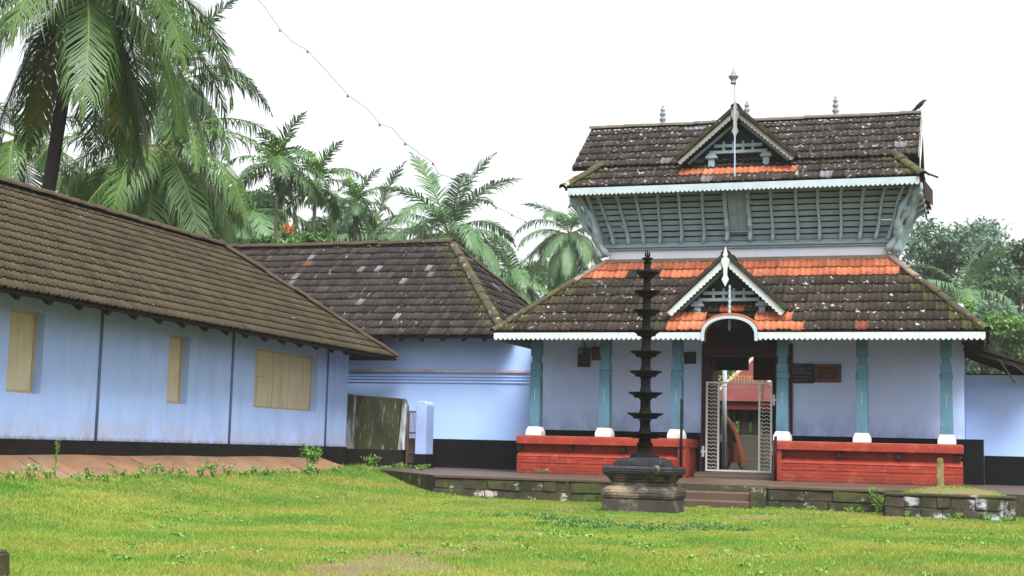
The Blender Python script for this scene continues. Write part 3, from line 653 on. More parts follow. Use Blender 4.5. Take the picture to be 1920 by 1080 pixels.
mossl = lambda c: (max(0, 1 - min(segdist(c, *hl), segdist(c, *hr)) / .40) * 1.0) if c.z < 4.5 else 0
grecs = []
runl, runr = txl - exl, exr - txr
DX = -4.69                                             # dormer axis
skipl = lambda c: (abs(c.x - AX) < AR - .02 and c.y < ycut + .02)
tile_field(lroof, (exl, ef, ez), (1, 0, 0), V1, H1, lambda v: runl * v / H1, lambda v: (exr - exl) - runr * v / H1, .24, .325, MTG, chl, grecs, mossl, skipl)
V2 = Vector((txr - exr, 0, tz - ez)); H2 = V2.length; ry = tf - ef
tile_field(lroof, (exr, ef, ez), (0, 1, 0), V2, H2, lambda v: ry * v / H2, lambda v: (eb - ef) - ry * v / H2, .24, .325, MTG, chl, grecs, mossl)
V3 = Vector((txl - exl, 0, tz - ez)); H3 = V3.length
tile_field(lroof, (exl, eb, ez), (0, -1, 0), V3, H3, lambda v: ry * v / H3, lambda v: (eb - ef) - ry * v / H3, .24, .325, MTG, chl, grecs, mossl)
caps(lroof, Vector(hl[0]) + Vector((.04, .04, .02)), Vector(hl[0]).lerp(Vector(hl[1]), .70), M_ridge, .09, .36); caps(lroof, Vector(hr[0]) + Vector((-.04, .04, .02)), Vector(hr[0]).lerp(Vector(hr[1]), .70), M_ridge, .09, .36)
caps(lroof, Vector(hl[0]).lerp(Vector(hl[1]), .70), hl[1], M_mort, .08, .36); caps(lroof, Vector(hr[0]).lerp(Vector(hr[1]), .70), hr[1], M_mort, .08, .36)
w = MB(); w.box(txl - .05, txr + .05, tf - .10, tf + .08, tz - .05, tz + .035); w.build('flashing', M_mort, lroof, bevel=.01)
# fascia (scalloped) with the arch
fa = MB()
scallop_board(fa, (exl + .05, 27.15, 0), (AX - .55, 27.15, 0), 3.265, 3.160, .045, .098, .03, (0, 1, 0))
fa.build('scalloped_fascia', M_white, lroof)
fa = MB(); scallop_board(fa, (AX + .55, 27.15, 0), (exr - .04, 27.15, 0), 3.265, 3.160, .045, .098, .03, (0, 1, 0)); fa.build('scalloped_fascia', M_white, lroof)
fa = MB(); scallop_board(fa, (exr - .04, 27.19, 0), (exr - .04, eb, 0), 3.265, 3.160, .045, .098, .03, (-1, 0, 0)); fa.build('scalloped_fascia', M_weath, lroof)
fa = MB(); scallop_board(fa, (exl + .05, eb, 0), (exl + .05, 27.19, 0), 3.265, 3.160, .045, .098, .03, (1, 0, 0)); fa.build('scalloped_fascia', M_weath, lroof)
ar = MB(); n = 18
ai = [(AX - math.cos(math.pi * i / n) * .49, 3.155 + math.sin(math.pi * i / n) ** .75 * .375) for i in range(n + 1)]
ao = [(AX - math.cos(math.pi * i / n) * (.55 + .07 * (1 - abs(2 * i / n - 1) ** 2) * 0), 3.155 + math.sin(math.pi * i / n) ** .7 * .43) for i in range(n + 1)]
ai[0] = (AX - .49, 3.10); ai[-1] = (AX + .49, 3.10); ao[0] = (AX - .55, 3.10); ao[-1] = (AX + .55, 3.10)
for i in range(n):
    q = [(ai[i][0], 27.13, ai[i][1]), (ao[i][0], 27.13, ao[i][1]), (ao[i + 1][0], 27.13, ao[i + 1][1]), (ai[i + 1][0], 27.13, ai[i + 1][1])]
    ar.prism(q, (0, .06, 0))
ar.build('arch_board', M_fasciag, lroof)
vt = MB()
for i in range(n):
    q = [(ao[i][0], ao[i][1] + .012), (ao[i + 1][0], ao[i + 1][1] + .012), (ao[i + 1][0], ao[i + 1][1] + .06), (ao[i][0], ao[i][1] + .06)]
    vt.prism([(x, 27.195, z) for x, z in q], (0, .55, 0))
vt.build('arch_vault', [M_tile_new], lroof)

# dormer gables (shared builder)
def dormer(roof, x, yf, zp, zf, hw, mainz, mainy, slope, board, boardmat, names, tilemat, recs_, post_x, beamz, pend):
    """x axis; yf front verge plane; zp peak; zf foot height; hw half width; main roof passes (mainy, mainz) with slope"""
    yb = lambda z: mainy + (z - mainz) / slope
    d = MB()
    for s in (-1, 1):
        slab(d, [(x, yf, zp), (x, yb(zp) + .05, zp), (x + s * hw, yb(zf) + .05, zf), (x + s * hw, yf, zf)], .045)
    dr = d.build(names, M_wood, gate)
    L = math.hypot(hw, zp - zf); k0 = yb(zf) - yf; k1 = yb(zp) - yf
    for s in (-1, 1):
        V = Vector((-s * hw, 0, zp - zf))
        if s > 0: tile_field(dr, (x + hw, yf, zf), (0, 1, 0), V, L, lambda v: 0, lambda v: k0 + (k1 - k0) * v / L, .24, .30, MTG, lambda c, r, n: tilemat, recs_)
        else: tile_field(dr, (x - hw, yf, zf), (0, -1, 0), V, L, lambda v: -(k0 + (k1 - k0) * v / L), lambda v: 0, .24, .30, MTG, lambda c, r, n: tilemat, recs_)
    caps(dr, (x, yf - .02, zp + .03), (x, yb(zp), zp + .03), M_ridge, .09, .34)
    # verge boards
    for s in (-1, 1):
        b = MB(); P0 = Vector((x + s * .015, yf - .03, zp - .02)); P1 = Vector((x + s * (hw + .02), yf - .03, zf - .045)); D = P1 - P0; Ln = D.length; D.normalize()
        dn = Vector((-D.z * 1, 0, D.x)) * (1 if (-D.z * 0 + D.x) * 1 < 0 else -1)
        if dn.z > 0: dn = -dn
        nn = int(Ln / .085); kk = 5
        for i in range(nn * kk):
            s0, s1 = i / (nn * kk) * Ln, (i + 1) / (nn * kk) * Ln
            w0 = board + (.028 * abs(math.sin(math.pi * (i % kk) / kk))); w1 = board + (.028 * abs(math.sin(math.pi * ((i % kk) + 1) / kk)))
            A, B = P0 + D * s0, P0 + D * s1
            b.prism([A, B, B + dn * w1, A + dn * w0], (0, .03, 0))
        b.build('verge_board', boardmat, dr)
        e = MB(); up_ = -dn; e.bar(P0 + up_ * .05 + Vector((0, .0, 0)), P1 + up_ * .05 + Vector((0, .0, 0)), .07, .085, (0, 1, 0)); e.build('verge_tile', M_ridge2, dr)
    # peak ornament
    f = MB(); f.prism([(x - .05, yf - .07, zp + .02), (x, yf - .07, zp + .19), (x + .05, yf - .07, zp + .02), (x + .085, yf - .07, zp - .1), (x + .04, yf - .07, zp - .24), (x + .035, yf - .07, zp - .38), (x + .07, yf - .07, zp - .46), (x, yf - .07, zp - .60), (x - .07, yf - .07, zp - .46), (x - .035, yf - .07, zp - .38), (x - .04, yf - .07, zp - .24), (x - .085, yf - .07, zp - .1)], (0, .035, 0))
    f.build('peak_ornament', boardmat, dr)
    # pediment: dark back, rafters, beams, posts
    yp = yf + .42
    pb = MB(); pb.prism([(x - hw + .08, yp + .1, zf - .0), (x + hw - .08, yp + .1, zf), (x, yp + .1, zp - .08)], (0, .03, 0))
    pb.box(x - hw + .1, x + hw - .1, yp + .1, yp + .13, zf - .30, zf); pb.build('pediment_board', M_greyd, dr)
    for s in (-1, 1):
        r = MB(); r.bar((x + s * (hw - .14), yp - .06, zf - .02), (x + s * .05, yp - .06, zp - .19), .05, .06, (0, 1, 0)); r.build('inner_rafter', M_grey, dr)
    for i, z in enumerate((beamz, beamz + .13)):
        hl_ = (.60 if i == 0 else .50)
        r = MB(); r.box(x - hl_, x + hl_, yp - .10, yp - .02, z - .035, z + .03); r.build('pediment_beam', M_grey, dr, bevel=.006)
    for q in (-.30, -.1, .1, .30):
        r = MB(); r.box(x + q - .025, x + q + .025, yp - .095, yp - .025, beamz + .032, beamz + .092); r.box(x + q - .02, x + q + .02, yp - .09, yp - .03, beamz + .162, beamz + .22); r.build('stud', M_grey, dr)
    for px in post_x:
        zroof = mainz + (yp - .05 - mainy) * slope
        r = MB(); r.box(px - .065, px + .065, yp - .12, yp + .0, zroof - .1, beamz - .14); r.box(px - .12, px + .12, yp - .16, yp + .02, beamz - .138, beamz - .085); r.box(px - .085, px + .085, yp - .14, yp + .01, beamz - .083, beamz - .037)
        r.build('dormer_post', M_grey, dr, bevel=.006)
    if pend:
        r = MB(); zt_ = zp - .55; prof = [(.012, 0)]
        for i in range(7): prof += [(.03, -.05 - i * .1), (.016, -.09 - i * .1), (.033, -.12 - i * .1)]
        prof += [(.02, -.78), (.035, -.82), (.0, -.92)]
        r.lathe(prof[::-1], (x + .06, yf + .1, zt_), 8); r.build('pendant', M_grey, dr, smooth=True)
    return dr
lo_d = dormer(lroof, DX, 27.36, 4.77, 3.73, 1.13, ez + .05, ef, sl1, .10, M_white, 'lower_dormer', 0, grecs, (-5.30, -4.03), 3.96, True)

# --- upper storey
ux0, ux1, uy0, uy1 = -7.55, -1.74, 29.3, 31.5
w = MB(); w.box(ux0, ux1, uy0, uy1, 4.7, 5.22); w.build('upper_wall', M_cap if False else mat('pale_blue_band', (.62, .68, .82), (.66, .7, .82), 2, .85, layers=[((.45, .48, .55), 4, (1, 1, .4), .6, .8, .5)]), gate)
w = MB(); w.box(ux0 - .06, ux1 + .06, uy0 - .07, uy1 + .07, 5.205, 5.245); w.box(ux0 - .1, ux1 + .1, uy0 - .11, uy1 + .11, 5.25, 5.32); w.box(ux0 - .05, ux1 + .05, uy0 - .05, uy1 + .05, 5.32, 5.36); w.build('sill_moulding', M_grey, gate, bevel=.01)
FL, Z0, Z1 = .56, 5.36, 6.38                             # flare, bottom and top of the slatted wall
def flare(t): return FL * t ** 1.05
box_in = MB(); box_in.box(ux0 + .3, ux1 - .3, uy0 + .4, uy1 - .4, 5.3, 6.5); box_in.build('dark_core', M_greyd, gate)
NS = 9
for i in range(NS):
    t0, t1 = i / NS, (i + 1) / NS
    za, zb = Z0 + (Z1 - Z0) * t0 + .018, Z0 + (Z1 - Z0) * t1 - .008
    oa, ob = flare(t0) - .0, flare(t1) - .05
    for nm, pts in (('front', [(ux0 - oa, uy0 - oa), (ux1 + oa, uy0 - oa), (ux1 + ob, uy0 - ob), (ux0 - ob, uy0 - ob), (0, 1)]),
                    ('right', [(ux1 + oa, uy0 - oa), (ux1 + oa, uy1 + oa), (ux1 + ob, uy1 + ob), (ux1 + ob, uy0 - ob), (-1, 0)]),
                    ('left', [(ux0 - oa, uy1 + oa), (ux0 - oa, uy0 - oa), (ux0 - ob, uy0 - ob), (ux0 - ob, uy1 + ob), (1, 0)]),
                    ('back', [(ux1 + oa, uy1 + oa), (ux0 - oa, uy1 + oa), (ux0 - ob, uy1 + ob), (ux1 + ob, uy1 + ob), (0, -1)])):
        A, B, C_, D_, nn = pts; q = random.uniform(-.006, .006)
        s = MB(); s.prism([(A[0], A[1], za), (B[0], B[1], za), (C_[0], C_[1], zb + q), (D_[0], D_[1], zb + q)], (nn[0] * .03, nn[1] * .03, 0)); s.build('slat', M_grey, gate)
# brackets across the front (measured foot and head positions)
BP = [(165, 240), (215, 300), (310, 375), (405, 450), (517, 530), (622, 637), (738, 748), (850, 865), (965, 980), (1080, 1092), (1205, 1218), (1315, 1325), (1435, 1430), (1548, 1525), (1655, 1605), (1745, 1668)]
def bracket(A, B, out, side, carved, name='bracket', scale=1.0):
    """curved timber strut from foot A to head B; out = outward direction, side = width direction"""
    A = Vector(A); B = Vector(B); out = Vector(out); side = Vector(side).normalized(); b = MB(); n = 16
    W = .055 * scale * (1.25 if carved else 1)
    L = []
    for i in range(n + 1):
        t = i / n; c = A.lerp(B, t)
        bel = .075 + .035 * math.sin(t * 2 * math.pi * 1.0 + .6) + (.05 if t > .86 else 0) + (.035 if t < .1 else 0)
        if carved: bel += .04 * abs(math.sin(t * math.pi * 5)) + .02 * math.sin(t * 23)
        sh = .012 * math.sin(t * math.pi * 2.2) * scale
        ww = W * (1 + (.25 * abs(math.sin(t * math.pi * 4.5)) if carved else .18 * math.cos(t * 2 * math.pi)))
        L.append([c + side * (ww / 2 * s_ + sh) + out * o for s_, o in ((-1, -.03), (1, -.03), (1, bel * .8), (.35, bel * scale), (-.35, bel * scale), (-1, bel * .8))])
    k = 6; vs = [p for ring_ in L for p in ring_]
    fs = [(i * k + j, i * k + (j + 1) % k, (i + 1) * k + (j + 1) % k, (i + 1) * k + j) for i in range(n) for j in range(k)] + [tuple(range(k))[::-1], tuple(range(n * k, n * k + k))]
    b.add(vs, fs); return b.build(name, M_brk, gate, smooth=False)
for i, (tx, bx) in enumerate(BP):
    yb_, yt_ = uy0 - .03, uy0 - FL + .0
    f = at_y(1040 + bx / 2.667, 120 + 895 / 2.667, yb_); h = at_y(1040 + tx / 2.667, 120 + 660 / 2.667, yt_)
    bracket((f.x, yb_, Z0 + .02), (h.x, yt_, Z1 - .02), (0, -1, -.45), (1, 0, 0), i in (7, 8), scale=1.0 if i < 13 else 1.25)
for i in range(5):                                        # right side
    y = uy0 + .1 + i * .5; yt = uy0 - .35 + i * .66
    bracket((ux1 + .03, y, Z0 + .02), (ux1 + FL, yt, Z1 - .02), (1, 0, -.45), (0, 1, 0), False)
    bracket((ux0 - .03, y, Z0 + .02), (ux0 - FL, yt, Z1 - .02), (-1, 0, -.45), (0, 1, 0), False)
# carved corner beasts: twisted limbs and a head under each front corner
def corner_beast(sx, x0):
    b = MB(); rr = random.Random(3)
    A = Vector((x0 + sx * .02, uy0 - .02, Z0 - .28)); B = Vector((x0 + sx * (FL + .02), uy0 - FL - .02, Z1 - .05)); dv = Vector((sx, -1, 0)).normalized(); sd = Vector((sx, 1, 0)).normalized()
    for k, (off, ph, r0) in enumerate(((-.10, 0, .055), (0, 1.4, .075), (.10, 2.6, .06), (.05, 4, .045))):
        path = []; rad = []
        for i in range(15):
            t = i / 14; c = A.lerp(B, t) + sd * (off + .05 * math.sin(t * 9 + ph)) + dv * (.03 + .06 * math.sin(t * 6 + ph) + .05 * k % .1)
            path.append(c); rad.append(r0 * (1 + .45 * math.sin(t * 21 + ph)) * (1.15 if t > .8 else 1))
        b.tube(path, rad, 7)
    hd = B + dv * .03 - Vector((0, 0, .16)); b.lathe([(.0, -.1), (.07, -.07), (.1, 0), (.08, .07), (.0, .11)], hd, 9); b.tube([hd, hd + dv * .1 - Vector((0, 0, .05)), hd + dv * .17 - Vector((0, 0, .13))], [.06, .045, .015], 7)
    for i in range(9):
        c = A.lerp(B, rr.random()) + sd * rr.uniform(-.12, .12) + dv * .08; b.lathe([(0, -.04), (.04, 0), (0, .04)], c, 6)
    b.build('corner_beast', M_brk, gate, smooth=True)
corner_beast(1, ux1); corner_beast(-1, ux0)
# central shuttered opening
cx0, cx1 = at_y(1366, 420, uy0 - .3).x, at_y(1399, 420, uy0 - .3).x; cxm = (cx0 + cx1) / 2
for xa, xb in ((cx0, cxm - .004), (cxm + .004, cx1)):
    s = MB(); t0 = .13; s.prism([(xa, uy0 - flare(t0) - .035, Z0 + (Z1 - Z0) * t0 + .06), (xb, uy0 - flare(t0) - .035, Z0 + (Z1 - Z0) * t0 + .06), (xb, uy0 - FL - .01, Z1 - .02), (xa, uy0 - FL - .01, Z1 - .02)], (0, .03, 0)); s.build('shutter', M_grey, gate)
s = MB(); s.box(cx0 - .03, cx1 + .03, uy0 - flare(.16) - .07, uy0 - flare(.16) + .0, Z0 + .165, Z0 + .195); s.build('shutter_sill', M_grey, gate)
w = MB(); w.box(ux0 - FL - .05, ux1 + FL + .05, uy0 - FL - .06, uy1 + FL + .06, Z1 - .0, Z1 + .05); w.build('eave_board', M_greyd, gate)

# --- upper roof: hipped skirt and overlapping gabled top
uf, uz, uxl, uxr = 28.28, 6.415, -8.27, -1.03
ub = 2 * 30.4 - uf
RZU, RYU = 8.05, 30.4
sl2 = (RZU - uz) / (RYU - uf)
sk = .78; skf, skz = uf + sk, uz + sk * sl2; skl, skr = uxl + .60, uxr - .60
roof = MB()
slab(roof, [(uxl, uf, uz), (uxr, uf, uz), (skr, skf, skz), (skl, skf, skz)])
slab(roof, [(uxr, uf, uz), (uxr, ub, uz), (skr, 2 * 30.4 - skf, skz), (skr, skf, skz)])
slab(roof, [(uxl, ub, uz), (uxl, uf, uz), (skl, skf, skz), (skl, 2 * 30.4 - skf, skz)])
slab(roof, [(uxr, ub, uz), (uxl, ub, uz), (skl, 2 * 30.4 - skf, skz), (skr, 2 * 30.4 - skf, skz)])
gl, gr = -8.28, -1.12; gf = uf + .62; gzz = uz + .62 * sl2 + .06
slab(roof, [(gl, gf, gzz), (gr, gf, gzz), (gr, RYU, RZU + .06), (gl, RYU, RZU + .06)])
slab(roof, [(gr, 2 * RYU - gf, gzz), (gl, 2 * RYU - gf, gzz), (gl, RYU, RZU + .06), (gr, RYU, RZU + .06)])
uroof = roof.build('upper_roof', M_wood, gate)
def chu(c, r, n):
    if c.y < 28.78 and abs(c.x - DX) < 1.2 and c.y > 28.42: return 1
    q = random.random(); return 2 if q < .02 else 3
hul = ((uxl, uf, uz), (skl, skf, skz)); hur = ((uxr, uf, uz), (skr, skf, skz))
mossu = lambda c: max(0, 1 - min(segdist(c, *hul), segdist(c, *hur)) / .4)
Vs = Vector((0, sk, sk * sl2)); Hs = Vs.length
tile_field(uroof, (uxl, uf, uz), (1, 0, 0), Vs, Hs, lambda v: .6 * v / Hs, lambda v: (uxr - uxl) - .6 * v / Hs, .24, .325, MTG, chu, grecs, mossu)
Vsr = Vector((-.6, 0, sk * sl2)); Hsr = Vsr.length
tile_field(uroof, (uxr, uf, uz), (0, 1, 0), Vsr, Hsr, lambda v: sk * v / Hsr, lambda v: (ub - uf) - sk * v / Hsr, .24, .325, MTG, chu, grecs, mossu)
Vsl = Vector((.6, 0, sk * sl2))
tile_field(uroof, (uxl, ub, uz), (0, -1, 0), Vsl, Hsr, lambda v: sk * v / Hsr, lambda v: (ub - uf) - sk * v / Hsr, .24, .325, MTG, chu, grecs, mossu)
Vg = Vector((0, RYU - gf, RZU + .06 - gzz)); Hg = Vg.length
tile_field(uroof, (gl, gf, gzz), (1, 0, 0), Vg, Hg, lambda v: .05 * v / Hg * 0, lambda v: gr - gl, .2387, .325, MTG, chu, grecs, None)
caps(uroof, (gl, RYU, RZU + .08), (gr, RYU, RZU + .08), mat('dark_ridge_tile', (.075, .062, .05), (.11, .09, .075), 3, .95, layers=[((.5, .48, .46), 6, S1, .66, .7, .8)], bump=.5, bscale=20), .10, .40)
caps(uroof, hul[0], hul[1], M_ridge, .11, .33); caps(uroof, hur[0], hur[1], M_ridge, .11, .33)
# gable ends
for x, s in ((skr - .12, -1), (skl + .12, 1)):
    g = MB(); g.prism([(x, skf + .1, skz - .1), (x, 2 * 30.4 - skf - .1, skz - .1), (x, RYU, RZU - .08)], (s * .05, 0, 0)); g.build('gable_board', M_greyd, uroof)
for x in (gl - .015, gr + .0):
    for s in (1, -1):
        v = MB(); v.prism([(x, RYU + s * (RYU - gf), gzz - .05), (x, RYU, RZU + .01), (x, RYU, RZU + .09), (x, RYU + s * (RYU - gf), gzz + .03)], (.02, 0, 0)); v.build('verge_board', M_weath, uroof)
v = MB(); v.box(gr + .024, gr + .04, gf + .0, gf + .03, gzz - .40, gzz + .02); v.prism([(gr + .024, gf, gzz - .1), (gr + .024, gf + 1.4, gzz + .98), (gr + .024, gf + 1.4, gzz + .9), (gr + .024, gf + .03, gzz - .18)], (.02, 0, 0)); v.build('hanging_verge_strip', M_white, uroof)
# torn tin sheet under the right eave corner
tn = MB(); tn.prism([(uxr + .02, uf + .1, uz - .05), (uxr + .17, uf + .5, uz - .2), (uxr + .17, uf + .55, uz - .50), (uxr + .05, uf + .25, uz - .42)], (.012, .02, 0)); tn.build('torn_sheet', M_rust, uroof)
tn = MB(); tn.bar((uxr - .05, uf - .02, uz + .10), (uxr + .30, uf - .02, uz - .05), .05, .03); tn.build('loose_batten', M_wood, uroof)
fa = MB(); scallop_board(fa, (uxl + .07, uf - .04, 0), (uxr - .05, uf - .04, 0), 6.40, 6.28, .042, .092, .03, (0, 1, 0)); fa.build('scalloped_fascia', M_fasciag, uroof)
fa = MB(); scallop_board(fa, (uxr - .05, uf + .0, 0), (uxr - .05, ub, 0), 6.40, 6.28, .042, .092, .03, (-1, 0, 0)); fa.build('scalloped_fascia', M_weath, uroof)
fa = MB(); scallop_board(fa, (uxl + .07, ub, 0), (uxl + .07, uf + .0, 0), 6.40, 6.28, .042, .092, .03, (1, 0, 0)); fa.build('scalloped_fascia', M_weath, uroof)
up_d = dormer(uroof, -4.71, 28.5, 7.97, 6.97, 1.18, uz + .05, uf, sl2, .07, M_weath, 'upper_dormer', 3, grecs, (-5.26, -4.13), 7.17, False)
emit_tiles(grecs, 300, MTG)
# finials
def finial(name, c, h, parent, label=None):
    f = MB(); u = h / .45
    f.lathe([(.055 * u, 0), (.06 * u, .02 * u), (.03 * u, .05 * u), (.065 * u, .10 * u), (.07 * u, .13 * u), (.03 * u, .17 * u), (.06 * u, .21 * u), (.065 * u, .24 * u), (.025 * u, .28 * u), (.05 * u, .31 * u), (.052 * u, .335 * u), (.02 * u, .37 * u), (.028 * u, .40 * u), (.0, .45 * u)], c, 14)
    return f.build(name, M_metal, parent, smooth=True)
for x in (-6.65, -4.78, -2.88): finial('finial', (x, RYU, RZU + .13), .47, uroof)
f = MB(); f.tube([(-4.71, 28.44, 6.55), (-4.72, 28.44, 8.52)], .016, 6); f.build('flag_rod', mat('blue_grey_rod', (.3, .36, .45), (.26, .31, .4), 4, .5), up_d)
f = MB(); f.lathe([(.0, 0), (.055, .0), (.06, .03), (.045, .05), (.06, .09), (.10, .14), (.105, .16), (.05, .19), (.055, .22), (.02, .26), (.022, .30), (0, .34)], (-4.75, 28.44, 8.50), 14); f.build('lantern_finial', M_metal, up_d, smooth=True)

# ================================================================== THINGS AT THE GATEWAY
def at_d(x, y, d): return Vector(EYE + ray(x, y) * (d / FPX))
# white steel gate in the doorway
GYY = 29.04
sg = thing('steel_gate', (-4.7, GYY, .57), 'white steel double gate with wavy side bars standing in the temple doorway', 'gate')
gxp = [at_y(x, 800, GYY).x for x in (1325, 1347, 1423.6, 1446)]
g0, g1 = .585, at_y(1386, 716, GYY).z
for x in gxp:
    b = MB(); b.box(x - .018, x + .018, GYY - .018, GYY + .018, g0 + .036, g1 - .036); b.build('stile', M_gate, sg)
for z in (g0 + .018, g1 - .018):
    b = MB(); b.box(gxp[0] - .018, gxp[3] + .018, GYY - .018, GYY + .018, z - .018, z + .018); b.build('rail', M_gate, sg)
b = MB(); b.box(gxp[1] + .018, gxp[2] - .018, GYY - .01, GYY + .01, g1 - .11, g1 - .09); b.build('rail', M_gate, sg)
for xa, xb in ((gxp[0], gxp[1]), (gxp[2], gxp[3])):
    for i in range(23):
        z = g0 + .08 + (g1 - g0 - .15) * i / 22
        pa = [(xa + .018 + (xb - xa - .036) * j / 12, GYY, z + .012 * math.sin(j / 12 * 4 * math.pi)) for j in range(13)]
        b = MB(); b.tube(pa, .007, 5); b.build('wavy_bar', M_gate, sg)
for x, z in ((gxp[3] + .05, 2.05), (gxp[3] + .05, 1.05), (gxp[0] - .07, .98)):
    b = MB(); b.box(x - .02, x + .02, GYY - .02, GYY + .02, z - .11, z + .11); b.box(x - .05, x + .05, GYY - .012, GYY + .012, z - .02, z + .02); b.build('hinge', M_gate, sg)
# sign boards on the wall
def board(name, x0, x1, y0, y1, m, label, lines, ink, border=None):
    Y = WALL - .03; a = at_y(x0, y0, Y); b_ = at_y(x1, y1, Y)
    t = thing(name, ((a.x + b_.x) / 2, Y, b_.z), label, 'sign')
    q = MB(); q.box(a.x, b_.x, Y - .025, Y + .028, b_.z, a.z); q.build('board', m, t, bevel=.004)
    if border:
        f = MB(); W, Hh_ = b_.x - a.x, a.z - b_.z
        for (u0, u1, v0, v1) in ((.07, .93, .09, .12), (.07, .93, .88, .91), (.07, .09, .12, .88), (.91, .93, .12, .88)):
            f.box(a.x + W * u0, a.x + W * u1, Y - .029, Y - .0255, b_.z + Hh_ * v0, b_.z + Hh_ * v1)
        f.build('border_line', border, t)
    rr = random.Random(len(label))
    for (v, u0, u1, hh) in lines:
        W, Hh_ = b_.x - a.x, a.z - b_.z; l = MB(); u = u0
        while u < u1 - .01:
            w_ = rr.uniform(.018, .032); z = b_.z + Hh_ * v; h2 = Hh_ * hh
            x = a.x + W * u; ww = W * w_; yy = Y - .0265
            k = rr.random(); st = ww * .28
            if k < .75: l.box(x, x + st, yy - .001, yy, z - h2 / 2, z + h2 / 2)
            if k > .2: l.box(x + st, x + ww, yy - .001, yy, z + h2 / 2 - st, z + h2 / 2) if k > .5 else l.box(x + st, x + ww, yy - .001, yy, z - h2 / 2, z - h2 / 2 + st)
            if k > .35: l.box(x + ww - st, x + ww, yy - .0005, yy, z - h2 / 2 * rr.random(), z + h2 / 2 - st)
            u += w_ + (.014 if rr.random() > .18 else .035)
        l.build('lettering_line', ink, t)
board('notice_board', 1478.5, 1526, 682, 718.5, M_black, 'black notice board with rows of white lettering on the gateway wall', [(.88, .14, .52, .06), (.75, .05, .86, .055), (.645, .05, .74, .055), (.53, .05, .86, .055), (.43, .05, .24, .055), (.31, .05, .80, .055), (.15, .20, .72, .05)], M_ink)
board('name_board', 1526.5, 1577, 683, 717, M_boardm, 'maroon framed name board with two short lines beside the black notice board', [(.62, .16, .84, .10), (.36, .36, .64, .10)], mat('dim_gold_lettering', (.20, .17, .12), (.16, .14, .10), 8, .7), mat('gold_border', (.30, .20, .08), (.24, .16, .07), 8, .6))
board('slate_board', 1283, 1305, 660, 682, M_black, 'small blank dark board on the wall beside the doorway', [], M_ink)
Y = WALL - .02
mb1 = thing('meter_box', (at_y(1096, 688, Y).x, Y, at_y(1096, 688, Y).z), 'dark brown electricity meter box with a pale dial window', 'meter box')
a, b_ = at_y(1086, 653, Y), at_y(1107, 688, Y)
q = MB(); q.box(a.x, b_.x, Y - .12, Y, b_.z, a.z); q.build('case', M_box, mb1, bevel=.01)
q = MB(); q.box(a.x + .02, a.x + .11, Y - .128, Y - .121, a.z - .13, a.z - .03); q.build('dial_window', M_panel, mb1)
q = MB(); q.tube([(a.x + .12, Y - .03, a.z), (a.x + .12, Y - .03, 3.6)], .012, 6); q.build('conduit', M_box, mb1)
mb2 = thing('fuse_box', (at_y(1119, 676, Y).x, Y, at_y(1119, 676, Y).z), 'small battered fuse box with sloping lid right of the meter box', 'fuse box')
a, b_ = at_y(1112, 650, Y), at_y(1127, 676, Y)
q = MB(); q.box(a.x, b_.x, Y - .10, Y, b_.z, a.z - .05); q.build('case', mat('stained_fuse_case', (.10, .085, .06), (.05, .04, .035), 12, .7), mb2, bevel=.008)
q = MB(); q.prism([(a.x - .03, Y - .16, a.z - .06), (a.x - .03, Y, a.z), (a.x - .03, Y, a.z - .045), (a.x - .03, Y - .15, a.z - .085)], (b_.x - a.x + .06, 0, 0)); q.build('lid', M_box, mb2)
q = MB(); q.tube([(a.x + .05, Y - .03, a.z - .06), (a.x + .05, Y - .03, 3.6)], .012, 6); q.build('conduit', M_box, mb2)

# boundary wall at the right with tile coping, and a sagging lean-to under the gateway eave
rw = thing('boundary_wall', (3, 29.7, .4), 'blue boundary wall with black dado and a coping of broken tiles right of the gateway', 'wall')
w = MB(); w.box(-.29, 9, 29.6, 29.9, .3, 2.62); w.build('wall', M_wallw, rw)
zd = at_y(1870, 855, 29.57).z
w = MB(); w.box(.06, 9, 29.565, 29.6, .3, zd); w.build('dado', M_dado, rw)
zm_ = at_y(1860, 722, 29.6).z
for dz in (0, -.07):
    w = MB(); w.box(-.28, 9, 29.575, 29.6, zm_ + dz - .015, zm_ + dz + .015); w.build('moulding', M_wallw, rw)
cr = MB(); slab(cr, [(.85, 29.2, 2.58), (9, 29.2, 2.58), (9, 29.75, 2.98), (.85, 29.75, 2.98)]); slab(cr, [(9, 30.3, 2.58), (.85, 30.3, 2.58), (.85, 29.75, 2.98), (9, 29.75, 2.98)])
cro = cr.build('coping_roof', M_wood, rw); recs = []
Vc = Vector((0, .55, .4)); MTC = [M_tile_redd, M_tile_wing, M_tile_new]
tile_field(cro, (.85, 29.2, 2.58), (1, 0, 0), Vc, Vc.length, lambda v: 0, lambda v: 8.1, .24, .32, MTC, lambda c, r, n: random.choice((0, 1, 1, 2)), recs, jitter=3)
emit_tiles(recs, 40, MTC); caps(cro, (.85, 29.75, 3.0), (9, 29.75, 3.0), M_ridgeh, .12, .38)
lt = thing('lean_to', (.3, 29.6, 2.6), 'sagging dark lean-to roof of rotten boards below the gateway eave corner', 'lean-to')
w = MB(); slab(w, [(-.32, 28.7, 3.22), (1.12, 28.75, 2.74), (1.0, 31.0, 2.80), (-.32, 31.0, 3.30)], .04); w.build('deck', M_wood, lt)
for i in range(5):
    y = 28.8 + i * .5; w = MB(); w.bar((-.30, y, 3.10), (1.10 - .04 * i, y, 2.62 + .02 * (i % 2)), .07, .09); w.build('rafter', M_wood, lt)
for i, (p0, p1) in enumerate((((.35, 28.66, 2.86), (.62, 28.6, 2.42)), ((.55, 28.64, 2.8), (.95, 28.66, 2.5)), ((.8, 28.62, 2.78), (1.22, 28.6, 2.60)))):
    w = MB(); w.bar(p0, p1, .12, .02); w.build('hanging_board', (M_wood, M_rust, M_wood)[i], lt)
